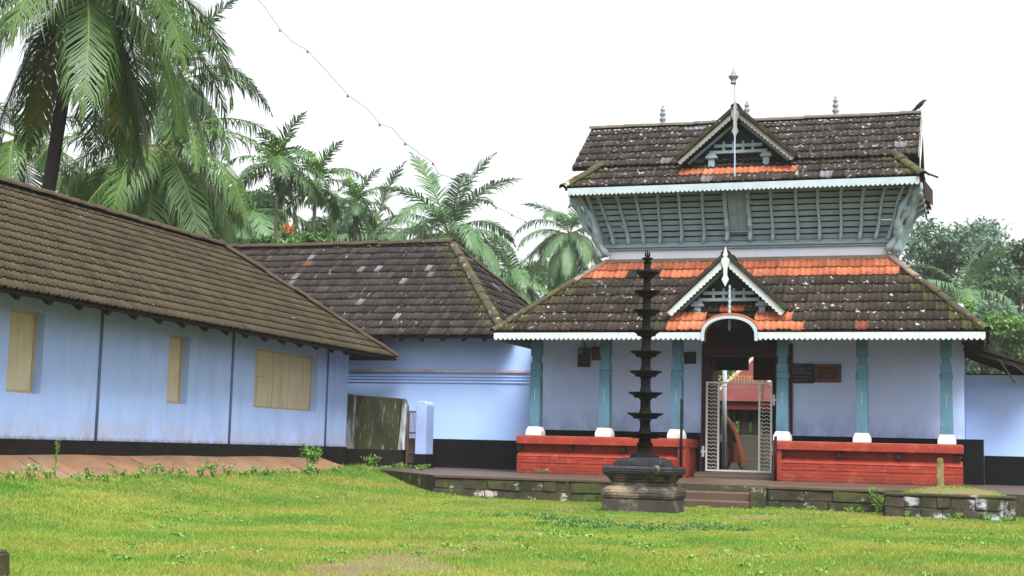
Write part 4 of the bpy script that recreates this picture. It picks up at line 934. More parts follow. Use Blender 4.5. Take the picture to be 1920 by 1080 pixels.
w = MB(); w.box(-.28, 1.0, 30.9, 30.95, 2.62, 2.72); w.build('back_beam', M_wood, lt)

# ================================================================== STONE LAMP
LY = 21.6; LX = at_y(1208, 900, LY).x
zl = lambda y: at_y(1207, y, LY).z
pxm = 1 / ((at_y(1208, 800, LY) - at_y(1207, 800, LY)).length ** -1)
lamp = thing('stone_lamp', (LX, LY, 0), 'tall black stone lamp tower of nine tiered dishes on a carved granite plinth', 'lamp')
base = MB()
def sq(mb, y0, y1, a0, a1): mb.frustum(LX, LY, zl(y0), zl(y1), a0 * pxm * .81, a1 * pxm * .81)
sq(base, 985, 912, 79, 77) if False else None
b = MB(); sq(b, 990, 962, 86, 86); b.build('footing', M_stone2, lamp, bevel=.02)
b = MB(); sq(b, 963, 934, 78, 77); b.build('plinth_die', M_stone2, lamp, bevel=.02)
b = MB(); pr_ = [(934, 78), (930, 80), (924, 80.5), (918, 79), (914, 74), (911, 66)]
for (ya, aa), (yb_, ab) in zip(pr_[:-1], pr_[1:]): sq(b, ya, yb_, aa, ab)
b.build('plinth_torus', M_stone2, lamp, bevel=.012)
b = MB(); pr_ = [(911, 63), (903, 60), (902, 64), (898, 65), (897, 68), (893, 70), (892, 73), (889, 74)]
for (ya, aa), (yb_, ab) in zip(pr_[:-1], pr_[1:]): sq(b, ya, yb_, aa, ab)
b.build('plinth_neck', M_stone2, lamp, bevel=.006)
b = MB(); pr_ = [(889, 77), (886, 79), (885, 78), (883, 79.5), (881, 78.5), (879, 79.5), (876, 78), (874, 76)]
for (ya, aa), (yb_, ab) in zip(pr_[:-1], pr_[1:]): sq(b, ya, yb_, aa, ab)
b.build('plinth_slab', M_stone3, lamp, bevel=.006)
b = MB(); b.lathe([(0, -.03), (.06, -.03), (.085, 0), (.06, .03), (0, .035)], (0, 0, 0), 10); b.v = [(LX + 44 * pxm * .81 + q_[0] * .9, LY - 79 * pxm * .81 - .01 + q_[2] * .8, zl(881) + q_[1]) for q_ in b.v]; b.build('boss', M_stone2, lamp, smooth=True)
b = MB(); pr_ = [(874, 56), (868, 55), (867, 52), (862, 51), (861, 42), (858, 41)]
for (ya, aa), (yb_, ab) in zip(pr_[:-1], pr_[1:]): sq(b, ya, yb_, aa, ab)
for i in range(9):
    x = LX + (-44 + 11 * i) * pxm; b.box(x - .03, x + .03, LY - 56 * pxm * .81 - .012, LY - 52 * pxm * .81, zl(873), zl(867))
b.build('pedestal_step', M_stone3, lamp, bevel=.006)
oc = math.pi / 8
b = MB(); b.lathe([(r * pxm, zl(y) - zl(858)) for y, r in ((858, 27), (854, 26), (850, 19), (846, 14), (842, 12.5), (838, 12.5), (836, 15), (832, 15), (829, 12), (822, 11))], (LX, LY, zl(858)), 8, rot=oc); b.build('pedestal', M_stone, lamp)
tiers = [(816, 37, 10.6), (779, 33.5, 10.4), (740, 31.5, 10), (700, 29.5, 9.5), (663, 29, 9), (624, 26, 8.3), (586, 25, 7.8), (550, 24, 7.4), (514, 21.5, 6.8)]
ztop = zl(478)
for i, (y, r, s_) in enumerate(tiers):
    r *= pxm; s_ *= pxm
    zc_ = zl(y); zn = zl(tiers[i + 1][0] + 7) if i < 8 else zl(492)
    b = MB(); b.lathe([(s_ * 1.22, zc_ + .03), (s_ * 1.08, zc_ + .055), (s_ * .93, zc_ + .1), (s_ * .9, (zc_ + zn) / 2), (s_ * .92, zn - .03), (s_ * 1.25, zn)], (LX, LY, 0), 8, rot=oc); b.build('shaft', M_stone, lamp)
    b = MB(); n = 48
    wob = lambda ii, j: (.055 * abs(math.cos(j / n * math.pi * 12)) if ii in (4, 5) else 0) - .03
    up = .022
    prof = [(s_ * 1.1, -.050), (r * .66, -.050), (r * .70, -.026), (r * .78, -.012), (r * .99, up), (r * 1.0, up + .014), (r * .90, .012), (s_ * 1.2, .03)]
    b.lathe(prof, (LX, LY, zc_), n, wob=wob); b.build('dish', M_stone, lamp)
b = MB(); b.lathe([(6.5 * pxm, zl(494)), (5.5 * pxm, zl(488)), (10 * pxm, zl(486)), (10.5 * pxm, zl(484)), (4 * pxm, zl(482.5)), (4 * pxm, zl(480))], (LX, LY, 0), 12); b.build('top_dish', M_stone, lamp)
b = MB(); zt = zl(480)
for dx, h in ((-.025, .075), (0, .1), (.025, .07)): b.tube([(LX + dx, LY, zt - .01), (LX + dx * 1.4, LY, zt + h * .6), (LX + dx * .8, LY, zt + h)], [.016, .014, .004], 6)
b.build('flame_finial', M_stone, lamp, smooth=True)

# low whitewashed stone bench and mossy stump at the right, mossy stub at the left
BY = 22.95
bl = thing('stone_bench', (-.5, BY + .5, 0), 'low stone enclosure with peeling whitewash and moss in front of the platform', 'stone wall')
bx0, bx1 = at_y(1658, 950, BY).x, at_y(1906, 950, BY).x; bz1 = at_y(1780, 927, BY).z
core = MB(); core.box(bx0 + .02, bx1 - .02, BY + .07, PY + .0, -.1, bz1 - .06); core.build('core', M_mortar, bl)
stone_row(bl, bx0, bx1, BY, .0, bz1 - .05, .24, M_latw, M_mortar)
cp = MB(); cp.box(bx0 - .01, bx1 + .01, BY - .015, BY + .3, bz1 - .052, bz1); cp.build('coping', M_lat, bl, bevel=.02)
sd_ = MB(); sd_.box(bx0 - .012, bx0 + .05, BY + .10, PY - .05, -.1, bz1 - .06); sd_.build('side_face', M_lat, bl)
mound = MB(); n = 16; c0 = at_y(1790, 915, 24.6); vs = [(c0.x, 24.4, .48)]; fs = []
for k, (f_, h) in enumerate(((.4, .47), (.75, .43), (1, .35))):
    for j in range(n): vs.append((c0.x + math.cos(2 * math.pi * j / n) * .85 * f_, 24.4 + math.sin(2 * math.pi * j / n) * 1.1 * f_, h))
for j in range(n):
    fs.append((0, 1 + j, 1 + (j + 1) % n))
    for k in range(2): fs.append((1 + k * n + j, 1 + (k + 1) * n + j, 1 + (k + 1) * n + (j + 1) % n, 1 + k * n + (j + 1) % n))
mound.add(vs, fs); struct(mound.build('earth_mound', M_dirt, smooth=True))
sp = at_y(1763, 905, 24.9)
st = MB(); st.frustum(sp.x, 24.9, .35, at_y(1763, 862, 24.9).z, .062, .052); st.frustum(sp.x, 24.9, at_y(1763, 862, 24.9).z, at_y(1763, 861, 24.9).z + .02, .052, .03)
tag(st.build('stone_stump', mat('mossy_stump', (.20, .15, .07), (.12, .10, .045), 6, .9, layers=[((.06, .07, .02), 5, S1, .48, .62, .8), ((.4, .36, .3), 9, S1, .62, .72, .7)], bump=.5, bscale=30), bevel=.01), 'slim mossy stone stump standing on the grass mound before the red plinth', 'post')
px_ = at_z(20, 1080, 0.04)
st = MB(); st.frustum(px_.x - .25, px_.y + .08, -.1, .17, .11, .10); st.frustum(px_.x - .25, px_.y + .08, .17, .19, .10, .08)
so = tag(st.build('boundary_stone', M_lat, bevel=.025), 'square moss covered boundary stone alone on the lawn in front of the hall', 'stone')

# ================================================================== COURTYARD SEEN THROUGH THE DOORWAY
SY = 39.0
shr = thing('courtyard_shrine', (at_y(1412, 880, SY).x, SY + 1.5, .45), 'small red tiled pillared shrine in the courtyard seen through the doorway', 'shrine')
ap_ = at_y(1412, 676, SY + 1.4); he = at_y(1330, 752, SY); hw_ = ap_.x - he.x
rf = MB(); nr = 13
for i in range(nr):
    t0, t1 = i / nr, (i + 1) / nr
    z0, z1 = he.z + (ap_.z - he.z) * t0, he.z + (ap_.z - he.z) * t1
    rf.frustum(ap_.x, SY + 1.4, z0 + .012, z1 + .012, hw_ * (1 - t0) + .02, max(.02, hw_ * (1 - t1) + .02), 1.4 * (1 - t0) + .02, max(.02, 1.4 * (1 - t1) + .02))
rf.build('roof', M_shrine, shr)
for s in (-1, 1):
    cpx = MB(); cpx.tube([(ap_.x + s * hw_, SY, he.z + .06), (ap_.x, SY + 1.4, ap_.z + .06)], .05, 6); cpx.build('hip_cap', mat('grey_hip_mortar', (.33, .27, .25), (.28, .22, .2), 4, .9), shr)
w = MB(); z768 = at_y(1400, 768, SY + .1).z; w.box(ap_.x - hw_ + .05, ap_.x + hw_ - .05, SY + .06, SY + .12, z768, he.z - .003); w.build('fascia', M_shrined, shr)
zf_ = at_y(1400, 816, SY + .3).z
w = MB(); w.box(ap_.x - hw_ + .05, ap_.x + hw_ - .05, SY + .25, SY + 2.6, .3, zf_); w.build('base', M_shst, shr, bevel=.02)
for i, z in enumerate((.62, .86)):
    w = MB(); w.box(ap_.x - hw_ - .2, ap_.x + hw_ + .2, SY - .3 + i * .28, SY + .25, .3, z - .15 * (1 - i)); w.build('step', M_shst, shr, bevel=.015)
xs = [at_y(x, 800, SY + .4).x for x in (1346, 1372, 1396, 1417, 1440)]
for x in xs:
    for yy in (SY + .4, SY + 2.4):
        w = MB(); w.box(x - .10, x + .10, yy - .08, yy + .08, zf_ - .002, he.z - .05); w.build('pillar', M_wood, shr)
w = MB(); w.box(ap_.x - hw_ + .08, ap_.x + hw_ - .08, SY + 2.42, SY + 2.5, at_y(1390, 790, SY + 2.4).z, he.z - .05); w.build('back_screen', M_wood, shr)
w = MB(); w.box(ap_.x - hw_ + .02, ap_.x + hw_ - .02, SY + .13, SY + 2.65, he.z - .05, he.z); w.build('soffit', M_wood, shr)
PYY = 34.3; pp = at_y(1358, 800, PYY)
pole = thing('steel_pole', (pp.x, PYY, .45), 'grey steel tube pole on a dark footing just inside the doorway', 'pole')
w = MB(); w.tube([(pp.x, PYY, .55), (pp.x, PYY, 3.4)], .052, 12); w.build('tube', M_pipe, pole, smooth=True)
w = MB(); w.box(pp.x - .15, pp.x + .03, PYY + .07, PYY + .3, .45, at_y(1355, 828, PYY + .07).z); w.box(pp.x - .08, pp.x + .08, PYY - .07, PYY + .07, .4, .6); w.build('footing', M_dado2, pole)
# gilt lettering on a wire frame above the path
def text_mesh(name, body, size, M, m, parent):
    cu = bpy.data.curves.new(name, 'FONT'); cu.body = body; cu.size = size; cu.extrude = .008; cu.align_x = 'CENTER'
    o = bpy.data.objects.new(name + '_src', cu); col.objects.link(o)
    dg = bpy.context.evaluated_depsgraph_get(); me = bpy.data.meshes.new_from_object(o.evaluated_get(dg)); bpy.data.objects.remove(o); bpy.data.curves.remove(cu)
    me.materials.clear(); me.materials.append(m)
    return inst(name, me, M, parent)
sgn = thing('lettered_arch', (pp.x + .5, 34.8, .45), 'gilt letters on a thin wire frame across the path behind the gate', 'sign')
tA, tB = at_y(1352, 716, 34.8), at_y(1426, 714, 34.8)
for x in (tA.x - .05, tB.x + .06):
    w = MB(); w.tube([(x, 34.8, .45), (x, 34.8, tA.z + .18)], .016, 6); w.build('frame_post', M_iron, sgn)
w = MB(); w.tube([(tA.x - .05, 34.8, tA.z - .03), (tB.x + .06, 34.8, tA.z - .03)], .010, 6); w.build('frame_rail', M_iron, sgn)
text_mesh('lettering', '\u0930 \u0928\u092e\u0940\u092a\u0935\u0924\u0928', .26, Matrix.Translation(((tA.x + tB.x) / 2, 34.78, tA.z - .01)) @ Matrix.Rotation(math.pi / 2, 4, 'X'), M_inky, sgn)

# person walking past the pole in an orange brown wrap
def person():
    Y = 34.7; q = lambda x, y, dy=0: at_y(x, y, Y + dy)
    root = thing('person', tuple(q(1375, 881)), 'dark haired person in an orange brown wrap stooping beside the pole', 'person')
    J = {}
    def j(n, x, y, dy, r): J[n] = (q(x, y, dy), r)
    j('pel', 1374, 818, 0, .12); j('sp', 1371, 804, 0, .115); j('ch', 1366, 793, 0, .125); j('nk', 1362, 784.5, 0, .05); j('hd0', 1360, 780, 0, .075); j('hd1', 1358, 774, 0, .088); j('hd2', 1357.5, 769.5, 0, .06)
    j('hl', 1372, 822, -.09, .085); j('kl', 1378, 848, -.10, .062); j('al', 1388, 873, -.12, .040); j('tl', 1391, 878, -.24, .032)
    j('hr', 1375, 822, .09, .085); j('kr', 1372, 850, .10, .062); j('ar', 1366, 875, .16, .040); j('tr', 1365, 879.5, .02, .032)
    j('sl', 1367, 791, -.17, .055); j('el', 1373, 806, -.22, .042); j('wl', 1378, 819, -.16, .030); j('pl', 1379.5, 824, -.15, .028)
    j('sr', 1366, 791, .17, .055); j('er', 1366, 808, .23, .042); j('wr', 1370, 822, .16, .030); j('pr', 1371.5, 826, .15, .028)
    for s_, b0 in (('l', (1379.5, 824)), ('r', (1371.5, 826))):
        for k in range(5):
            dy = (-.15 if s_ == 'l' else .15) + (k - 2) * .017
            ln = (3.2, 4.4, 4.8, 4.4, 3.6)[k]; ox = (1.6 if k == 0 else 0)
            j('f%s%da' % (s_, k), b0[0] + .6 + ox * .5, b0[1] + ln * .5, dy, .0095); j('f%s%db' % (s_, k), b0[0] + ox * .6, b0[1] + ln, dy, .008)
    names = list(J); E = [('pel', 'sp'), ('sp', 'ch'), ('ch', 'nk'), ('nk', 'hd0'), ('hd0', 'hd1'), ('hd1', 'hd2')]
    for s_ in 'lr':
        E += [('pel', 'h' + s_), ('h' + s_, 'k' + s_), ('k' + s_, 'a' + s_), ('a' + s_, 't' + s_), ('ch', 's' + s_), ('s' + s_, 'e' + s_), ('e' + s_, 'w' + s_), ('w' + s_, 'p' + s_)]
        for k in range(5): E += [('p' + s_, 'f%s%da' % (s_, k)), ('f%s%da' % (s_, k), 'f%s%db' % (s_, k))]
    me = bpy.data.meshes.new('body'); me.from_pydata([J[n][0] for n in names], [(names.index(a), names.index(b)) for a, b in E], []); me.materials.append(M_skin)
    o = bpy.data.objects.new('body', me); col.objects.link(o); setpar(o, root)
    sk_ = o.modifiers.new('skin', 'SKIN')
    for i, n in enumerate(names):
        me.skin_vertices[0].data[i].radius = (J[n][1], J[n][1]); me.skin_vertices[0].data[i].use_root = (n == 'pel')
    o.modifiers.new('sub', 'SUBSURF').render_levels = 2
    h = MB(); c = q(1357.5, 771); h.lathe([(0, -.11), (.07, -.10), (.10, -.03), (.105, .03), (.07, .09), (0, .11)], c + Vector((-.02, .02, .01)), 12); h.lathe([(0, -.06), (.05, 0), (0, .06)], c + Vector((-.08, .08, -.06)), 9); h.build('hair', M_hair, root, smooth=True)
    fc = MB(); f0 = q(1359.5, 777); 
    fc.tube([f0 + Vector((.05, -.06, .02)), f0 + Vector((.09, -.10, -.01))], [.012, .018], 6); fc.build('nose', M_skin, root, smooth=True)
    # wrap: pleated cloth from chest to hem, swinging towards the step
    wv = []; rows = [(1366, 792, .14), (1369, 800, .13), (1373, 812, .145), (1375, 822, .155), (1378, 838, .165), (1381, 853, .19), (1383, 866, .22)]; n = 28
    for k, (x, y, r) in enumerate(rows):
        c = q(x, y)
        for i in range(n):
            a = 2 * math.pi * i / n; f = 1 + .10 * (k / 6) * math.sin(a * 7 + k * .3)
            wv.append((c.x + math.cos(a) * r * f * 1.0, c.y + math.sin(a) * r * f * .85, c.z + .03 * (k / 6) * math.sin(a * 2 + 1) * (1 if k > 3 else .3)))
    cl = MB(); cl.add(wv, [(k * n + i, k * n + (i + 1) % n, (k + 1) * n + (i + 1) % n, (k + 1) * n + i) for k in range(len(rows) - 1) for i in range(n)]); cl.build('wrap', M_cloth, root, smooth=True)
person()

# crow on the ridge end
cp_ = at_y(1719, 206, RYU)
CS = .72
crow = thing('crow', (gr - .02, RYU, RZU + .16), 'dark crow perched at the end of the upper roof ridge', 'bird')
c = Vector((gr - .03, RYU, RZU + .26))
b = MB(); b.tube([c + CS * Vector((-.24, 0, -.15)), c + CS * Vector((-.14, 0, -.08)), c + CS * Vector((-.05, 0, -.01)), c + CS * Vector((.04, 0, .07)), c + CS * Vector((.10, 0, .14)), c + CS * Vector((.135, 0, .17)), c + CS * Vector((.17, 0, .175))], [.016, .024, .047, .05, .035, .031, .009], 10); b.build('body', M_crow, crow, smooth=True)
b = MB(); b.tube([c + CS * Vector((.165, 0, .175)), c + CS * Vector((.225, 0, .155))], [.016, .003], 6); b.build('beak', M_crow, crow, smooth=True)
b = MB(); b.prism([c + CS * Vector((-.12, -.03, -.06)), c + CS * Vector((-.32, -.035, -.22)), c + CS * Vector((-.30, .035, -.235)), c + CS * Vector((-.10, .03, -.08))], (.005, 0, .012)); b.build('tail', M_crow, crow)
for s in (-1, 1):
    b = MB(); b.tube([c + CS * Vector((0, s * .025, -.02)), c + CS * Vector((.02, s * .03, -.14))], .007, 5); b.build('leg', M_crow, crow)
    b = MB(); b.prism([c + CS * Vector((.05, s * .066, .06)), c + CS * Vector((-.06, s * .07, -.02)), c + CS * Vector((-.20, s * .035, -.15)), c + CS * Vector((-.04, s * .06, -.06))], (0, s * .012, 0)); b.build('wing', M_crow, crow)

# string of bulbs on a slack wire crossing the sky
wp = [(470, -30), (485, 0), (503, 22), (525, 55), (548, 78), (577, 95), (598, 118), (628, 150), (652, 178), (690, 205), (712, 232), (735, 240), (760, 268), (790, 290), (812, 305), (822, 325), (845, 333), (872, 362), (900, 372), (930, 388), (960, 402), (985, 415), (1010, 428), (1040, 438), (1062, 440)]
pts = []
for i, (x, y) in enumerate(wp):
    t = (x - 470) / (1062 - 470); d = 1 / ((1 - t) / 17 + t / 74); pts.append(at_d(x, y, d))
wr = thing('light_string', tuple(pts[-1]), 'slack wire with tiny bulbs strung across the white sky to the palms', 'light string')
b = MB(); b.tube(pts, [.003 + .006 * i / len(pts) for i in range(len(pts))], 5); b.build('wire', M_wire, wr)
for i in (3, 5, 8, 10, 12, 14, 17, 18, 19, 20, 21):
    b = MB(); k = .55 + i / 20; b.lathe([(0, -.05 * k), (.022 * k, -.035 * k), (.02 * k, 0), (0, .015 * k)], pts[i], 7); b.build('bulb', M_bulb, wr, smooth=True)

# ================================================================== PLANTS
def frond_mesh(name, L, a0, bend, nl, lf, wd, droop, mats, seed, fold=.35, twist=0.0, gap=0.0):
    """pinnate frond leaving the origin along +X, elevation a0 at the base, bending down by bend"""
    r = np.random.default_rng(seed); n = 16
    P = [np.zeros(3)]; T = []
    for i in range(n):
        s = (i + .5) / n; a = a0 - bend * s ** 1.25; t = np.array([math.cos(a), .05 * math.sin(seed + s * 3), math.sin(a)]); T.append(t); P.append(P[-1] + t * L / n)
    T.append(T[-1]); P = np.array(P); T = np.array(T)
    mb = MB(); mb.tube([Vector(p) for p in P], [.034 * (L / 4.5) * (1 - .85 * i / n) + .003 for i in range(n + 1)], 4, 1)
    V = []; F = []
    for k in range(nl):
        s = .14 + .86 * (k + r.random() * .5) / nl; f = s * n; i = min(n - 1, int(f)); q = f - i
        p = P[i] * (1 - q) + P[i + 1] * q; t = T[i] / np.linalg.norm(T[i])
        side = np.cross(t, [0, 0, 1]); side /= (np.linalg.norm(side) + 1e-6); up = np.cross(side, t)
        ln = lf * (math.sin(math.pi * min(1, .16 + s * .92)) ** .55 * .9 + .12) * r.uniform(.82, 1.08)
        for sg_ in (-1, 1):
            if r.random() < gap: continue
            d = t * (.45 + .5 * s) * r.uniform(.7, 1.25) + side * sg_ * .9 + up * (fold * r.uniform(-.3, 1.3)); d /= np.linalg.norm(d)
            p1 = p + d * ln * .5 + np.array([0, 0, -droop * ln * .16]); p2 = p + d * ln * (.94 - .22 * droop) + np.array([0, 0, -droop * ln * .62 * r.uniform(.7, 1.25)]) + r.normal(0, .05, 3) * ln
            wv = np.cross(d, up); wv /= np.linalg.norm(wv) + 1e-6; w2 = wd * r.uniform(.8, 1.15)
            V += [p - wv * w2 * .35, p + wv * w2 * .35, p1 + wv * w2 * .5, p1 - wv * w2 * .5, p2]
            o = len(V) - 5; F += [(o, o + 1, o + 2, o + 3), (o + 3, o + 2, o + 4)]
    o = len(mb.v); mb.v += [tuple(v) for v in V]; mb.f += [tuple(i + o for i in f) for f in F]; mb.m += [0] * len(F)
    me = bpy.data.meshes.new(name); me.from_pydata(mb.v, [], mb.f); me.materials.append(mats[0]); me.materials.append(mats[1]); me.polygons.foreach_set('material_index', mb.m); me.update()
    return me
def leaf_cloud(centres, n, size, seed, aspect=.45, shell=.55):
    """n pointed leaves in clumps spread through ellipsoids (c, r)"""
    r = np.random.default_rng(seed); vol = np.array([c[1][0] * c[1][1] * c[1][2] for c in centres]) ** .67; idx = r.choice(len(centres), n, p=vol / vol.sum())
    C = np.array([c[0] for c in centres])[idx]; Rr = np.array([c[1] for c in centres])[idx]
    d = r.normal(size=(n, 3)); d /= np.linalg.norm(d, axis=1, keepdims=True); rad = (shell + (1 - shell) * r.random((n, 1))) * (1 + .12 * r.normal(size=(n, 1)))
    c = C + d * rad * Rr
    a = r.normal(size=(n, 3)); a[:, 2] -= .5; a += d * .6; a /= np.linalg.norm(a, axis=1, keepdims=True)
    b = np.cross(a, r.normal(size=(n, 3)) * .7 + [0, 0, 1.0]); b /= np.linalg.norm(b, axis=1, keepdims=True) + 1e-6
    s = size * r.uniform(.6, 1.3, (n, 1)); nn = np.cross(a, b) * s * .12
    V = np.stack([c - a * s * .5, c + b * s * aspect * .5 + nn, c + a * s * .5, c - b * s * aspect * .5 + nn], 1).reshape(-1, 3)
    return V
def quads_mesh(name, V, mats, frac, seed, parent=None):
    n = len(V) // 4; me = bpy.data.meshes.new(name); me.vertices.add(len(V)); me.vertices.foreach_set('co', V.astype(np.float32).ravel())
    me.loops.add(4 * n); me.loops.foreach_set('vertex_index', np.arange(4 * n, dtype=np.int32)); me.polygons.add(n); me.polygons.foreach_set('loop_start', np.arange(0, 4 * n, 4, dtype=np.int32))
    for m in mats: me.materials.append(m)
    if len(mats) > 1: me.polygons.foreach_set('material_index', (np.random.default_rng(seed).random(n) < frac).astype(np.int32))
    me.update(); me.validate()
    o = bpy.data.objects.new(name, me); col.objects.link(o); setpar(o, parent); return o

_fr = {}
def frond_set(kind):
    if kind in _fr: return _fr[kind]
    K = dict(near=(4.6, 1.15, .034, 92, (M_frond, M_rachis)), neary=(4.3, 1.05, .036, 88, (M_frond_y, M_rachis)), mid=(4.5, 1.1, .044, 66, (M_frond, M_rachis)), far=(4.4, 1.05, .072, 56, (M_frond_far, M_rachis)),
             areca=(1.9, .62, .055, 26, (M_areca, M_rachis)), arecay=(1.5, .5, .06, 24, (M_areca_new, M_rachis)))[kind]
    L, lf, wd, nl, m = K; out = []
    for i, (a0, bd) in enumerate(((82, 40), (66, 75), (46, 95), (24, 95), (0, 80), (-28, 58), (-55, 30))):
        dr = (.25, .45, .7, .9, 1.0, 1.0, .95)[i]
        for v in range(2): out.append(frond_mesh('frond', L, R_(a0), R_(bd + 12 * v), nl, lf, wd, dr, m, 11 * i + v + len(kind) * 7, fold=.35 - .05 * i, gap=.04))
    _fr[kind] = out; return out
def palm(base, crown, kind, nf, label, group, lo=-65, hi=80, scale=1.0, tr=.16, trunkm=None, seed=0, nuts=True, extra=(), az0=0, name='coconut_palm', cat='palm tree'):
    base = Vector(base); crown = Vector(crown); rr = random.Random(seed)
    t = thing(name, tuple(base), label, cat, group)
    mid = base.lerp(crown, .5) + Vector((-(crown.x - base.x) * .16, 0, 0)); path = []; rad = []
    for i in range(25):
        s = i / 24; path.append(base.lerp(mid, s).lerp(mid.lerp(crown, s), s)); rad.append(tr * (1.35 - .55 * s ** .5) * (1 + .035 * (i % 2)))
    b = MB(); b.tube(path, rad, 10); b.build('trunk', trunkm or M_trunk, t, smooth=True)
    fs_ = frond_set(kind)
    for i in range(nf):
        el = hi + (lo - hi) * ((i + .5) / nf) ** .85; az = az0 + i * 2.39996 + rr.uniform(-.2, .2)
        k = min(range(7), key=lambda q: abs((82, 66, 46, 24, 0, -28, -55)[q] - el)); sc = scale * rr.uniform(.88, 1.08)
        me = fs_[2 * k + rr.randint(0, 1)]
        inst('frond', me, Matrix.Translation(crown + Vector((0, 0, rr.uniform(-.15, .1)))) @ Matrix.Rotation(az, 4, 'Z') @ Matrix.Rotation(R_(rr.uniform(-14, 14)), 4, 'X') @ Matrix.Scale(sc, 4), t)
    for (kd, az, k, sc) in extra:
        inst('frond', frond_set(kd)[2 * k + rr.randint(0, 1)], Matrix.Translation(crown) @ Matrix.Rotation(az, 4, 'Z') @ Matrix.Scale(sc, 4), t)
    if nuts:
        for i in range(9):
            a = i * .7; b = MB(); b.lathe([(0, -.14), (.09, -.09), (.11, 0), (.08, .09), (0, .13)], crown + Vector((math.cos(a) * .3, math.sin(a) * .3, -.25 - .12 * (i % 3))), 8); b.build('coconut', mat('green_brown_coconut', (.10, .09, .04), (.06, .05, .03), 6, .6), t, smooth=True)
    return t
def gnd(x, y): return Vector((x, y, gz(x, y)))
G1 = 'coconut palms behind the tiled roofs'
# big palm right behind the hall (its crown partly above the frame)
tr1 = at_x(85, 355, -19.4); tr2 = at_x(118, 150, -18.9); cr1 = at_x(158, -40, -18.3)
bs1 = tr1 + (tr1 - tr2) * 1.25
palm((bs1.x, bs1.y, .3), cr1, 'near', 24, 'large coconut palm with dark leaning trunk and heavy drooping fronds above the hall', G1, lo=-32, hi=62, tr=.155, seed=2, scale=1.0, az0=.5,
     extra=[('near', .05, 6, 1.0), ('near', .45, 6, 1.02), ('neary', .25, 6, 1.0), ('neary', -.15, 6, .95), ('near', .7, 5, 1.0), ('near', -.1, 5, 1.02), ('near', .35, 5, 1.0), ('near', -2.75, 6, 1.0), ('near', -2.5, 5, .95), ('neary', 2.9, 6, .9), ('near', 1.3, 6, 1), ('near', 1.8, 6, .9)])
def far_palm(cx, cy, d, kind, nf, label, seed, bx=None, **k):
    c = at_d(cx, cy, d); b = at_d(bx if bx is not None else cx, 850, d)
    return palm((b.x, b.y, gz(b.x, b.y) - .1), c, kind, nf, label, G1, seed=seed, **k)
far_palm(305, 275, 41, 'mid', 22, 'coconut palm with wide arching fronds behind the hall ridge', 5, bx=245, lo=-55, hi=45, tr=.17, az0=.9)
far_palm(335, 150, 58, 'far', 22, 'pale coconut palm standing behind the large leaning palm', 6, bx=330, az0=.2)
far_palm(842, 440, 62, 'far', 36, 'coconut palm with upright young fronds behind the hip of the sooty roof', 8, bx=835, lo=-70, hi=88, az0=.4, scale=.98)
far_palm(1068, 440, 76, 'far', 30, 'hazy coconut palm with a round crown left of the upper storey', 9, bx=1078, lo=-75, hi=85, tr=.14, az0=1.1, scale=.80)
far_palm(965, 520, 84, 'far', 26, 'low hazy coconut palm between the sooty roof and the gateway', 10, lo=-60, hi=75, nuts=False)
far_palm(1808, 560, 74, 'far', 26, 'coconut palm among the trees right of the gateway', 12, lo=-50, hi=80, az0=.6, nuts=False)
far_palm(700, 455, 70, 'far', 16, 'low coconut palm behind the ridge of the sooty roof next to areca palms', 13, lo=-30, hi=80, nuts=False)
far_palm(455, 395, 56, 'far', 16, 'coconut palm with yellowish fronds hanging behind the areca palms', 14, lo=-60, hi=60, nuts=False)
far_palm(40, 260, 48, 'mid', 18, 'shadowed coconut palm behind the leaning trunk', 15, lo=-50, hi=70, nuts=False)
G2 = 'slender areca palms behind the ridge'
def areca(x0, x1, y1, d, label, seed, nf=13, scale=1.0, bare=False):
    c = at_d(x1, y1, d); b = at_d(x0, 850, d)
    t = palm((b.x, b.y, gz(b.x, b.y) - .1), c, 'areca', nf, label, G2, lo=-12, hi=82, scale=scale, tr=.075, trunkm=M_trunk2, seed=seed, nuts=False, name='areca_palm',
             extra=[('arecay', .4, 0, 1.0), ('arecay', 2.6, 0, .9), ('areca', .3, 6, 1.2)] if not bare else [])
    s = MB(); s.tube([c - Vector((0, 0, .75)), c - Vector((0, 0, .4)), c + Vector((0, 0, .1))], [.07, .105, .06], 8); s.build('crownshaft', M_areca, t, smooth=True); return t
areca(508, 521, 315, 46, 'tallest areca palm with a bright green young leaf in its crown', 3, 15, 1.12)
areca(577, 592, 340, 48, 'areca palm with long hanging fronds and a yellowing skirt', 4, 13, 1.05)
areca(622, 630, 372, 52, 'bare stemmed areca palm with a pale thin trunk and small crown', 5, 7, .6, True)
areca(662, 668, 385, 50, 'short areca palm with a dense spiky crown', 6, 16, .85)
an = thing('areca_nuts', tuple(at_d(540, 432, 45)), 'bunch of orange areca nuts hanging by the tallest areca trunk', 'fruit'); c = at_d(540, 428, 45)
b = MB(); rr = random.Random(1)
for i in range(26): b.lathe([(0, -.05), (.035, 0), (0, .045)], c + Vector((rr.gauss(0, .09), rr.gauss(0, .09), rr.gauss(0, .10))), 6)
b.build('nut_cluster', M_orange, an, smooth=True); b = MB(); b.tube([c, c + Vector((-.25, .1, .9))], .02, 5); b.build('stalk', M_rachis, an)

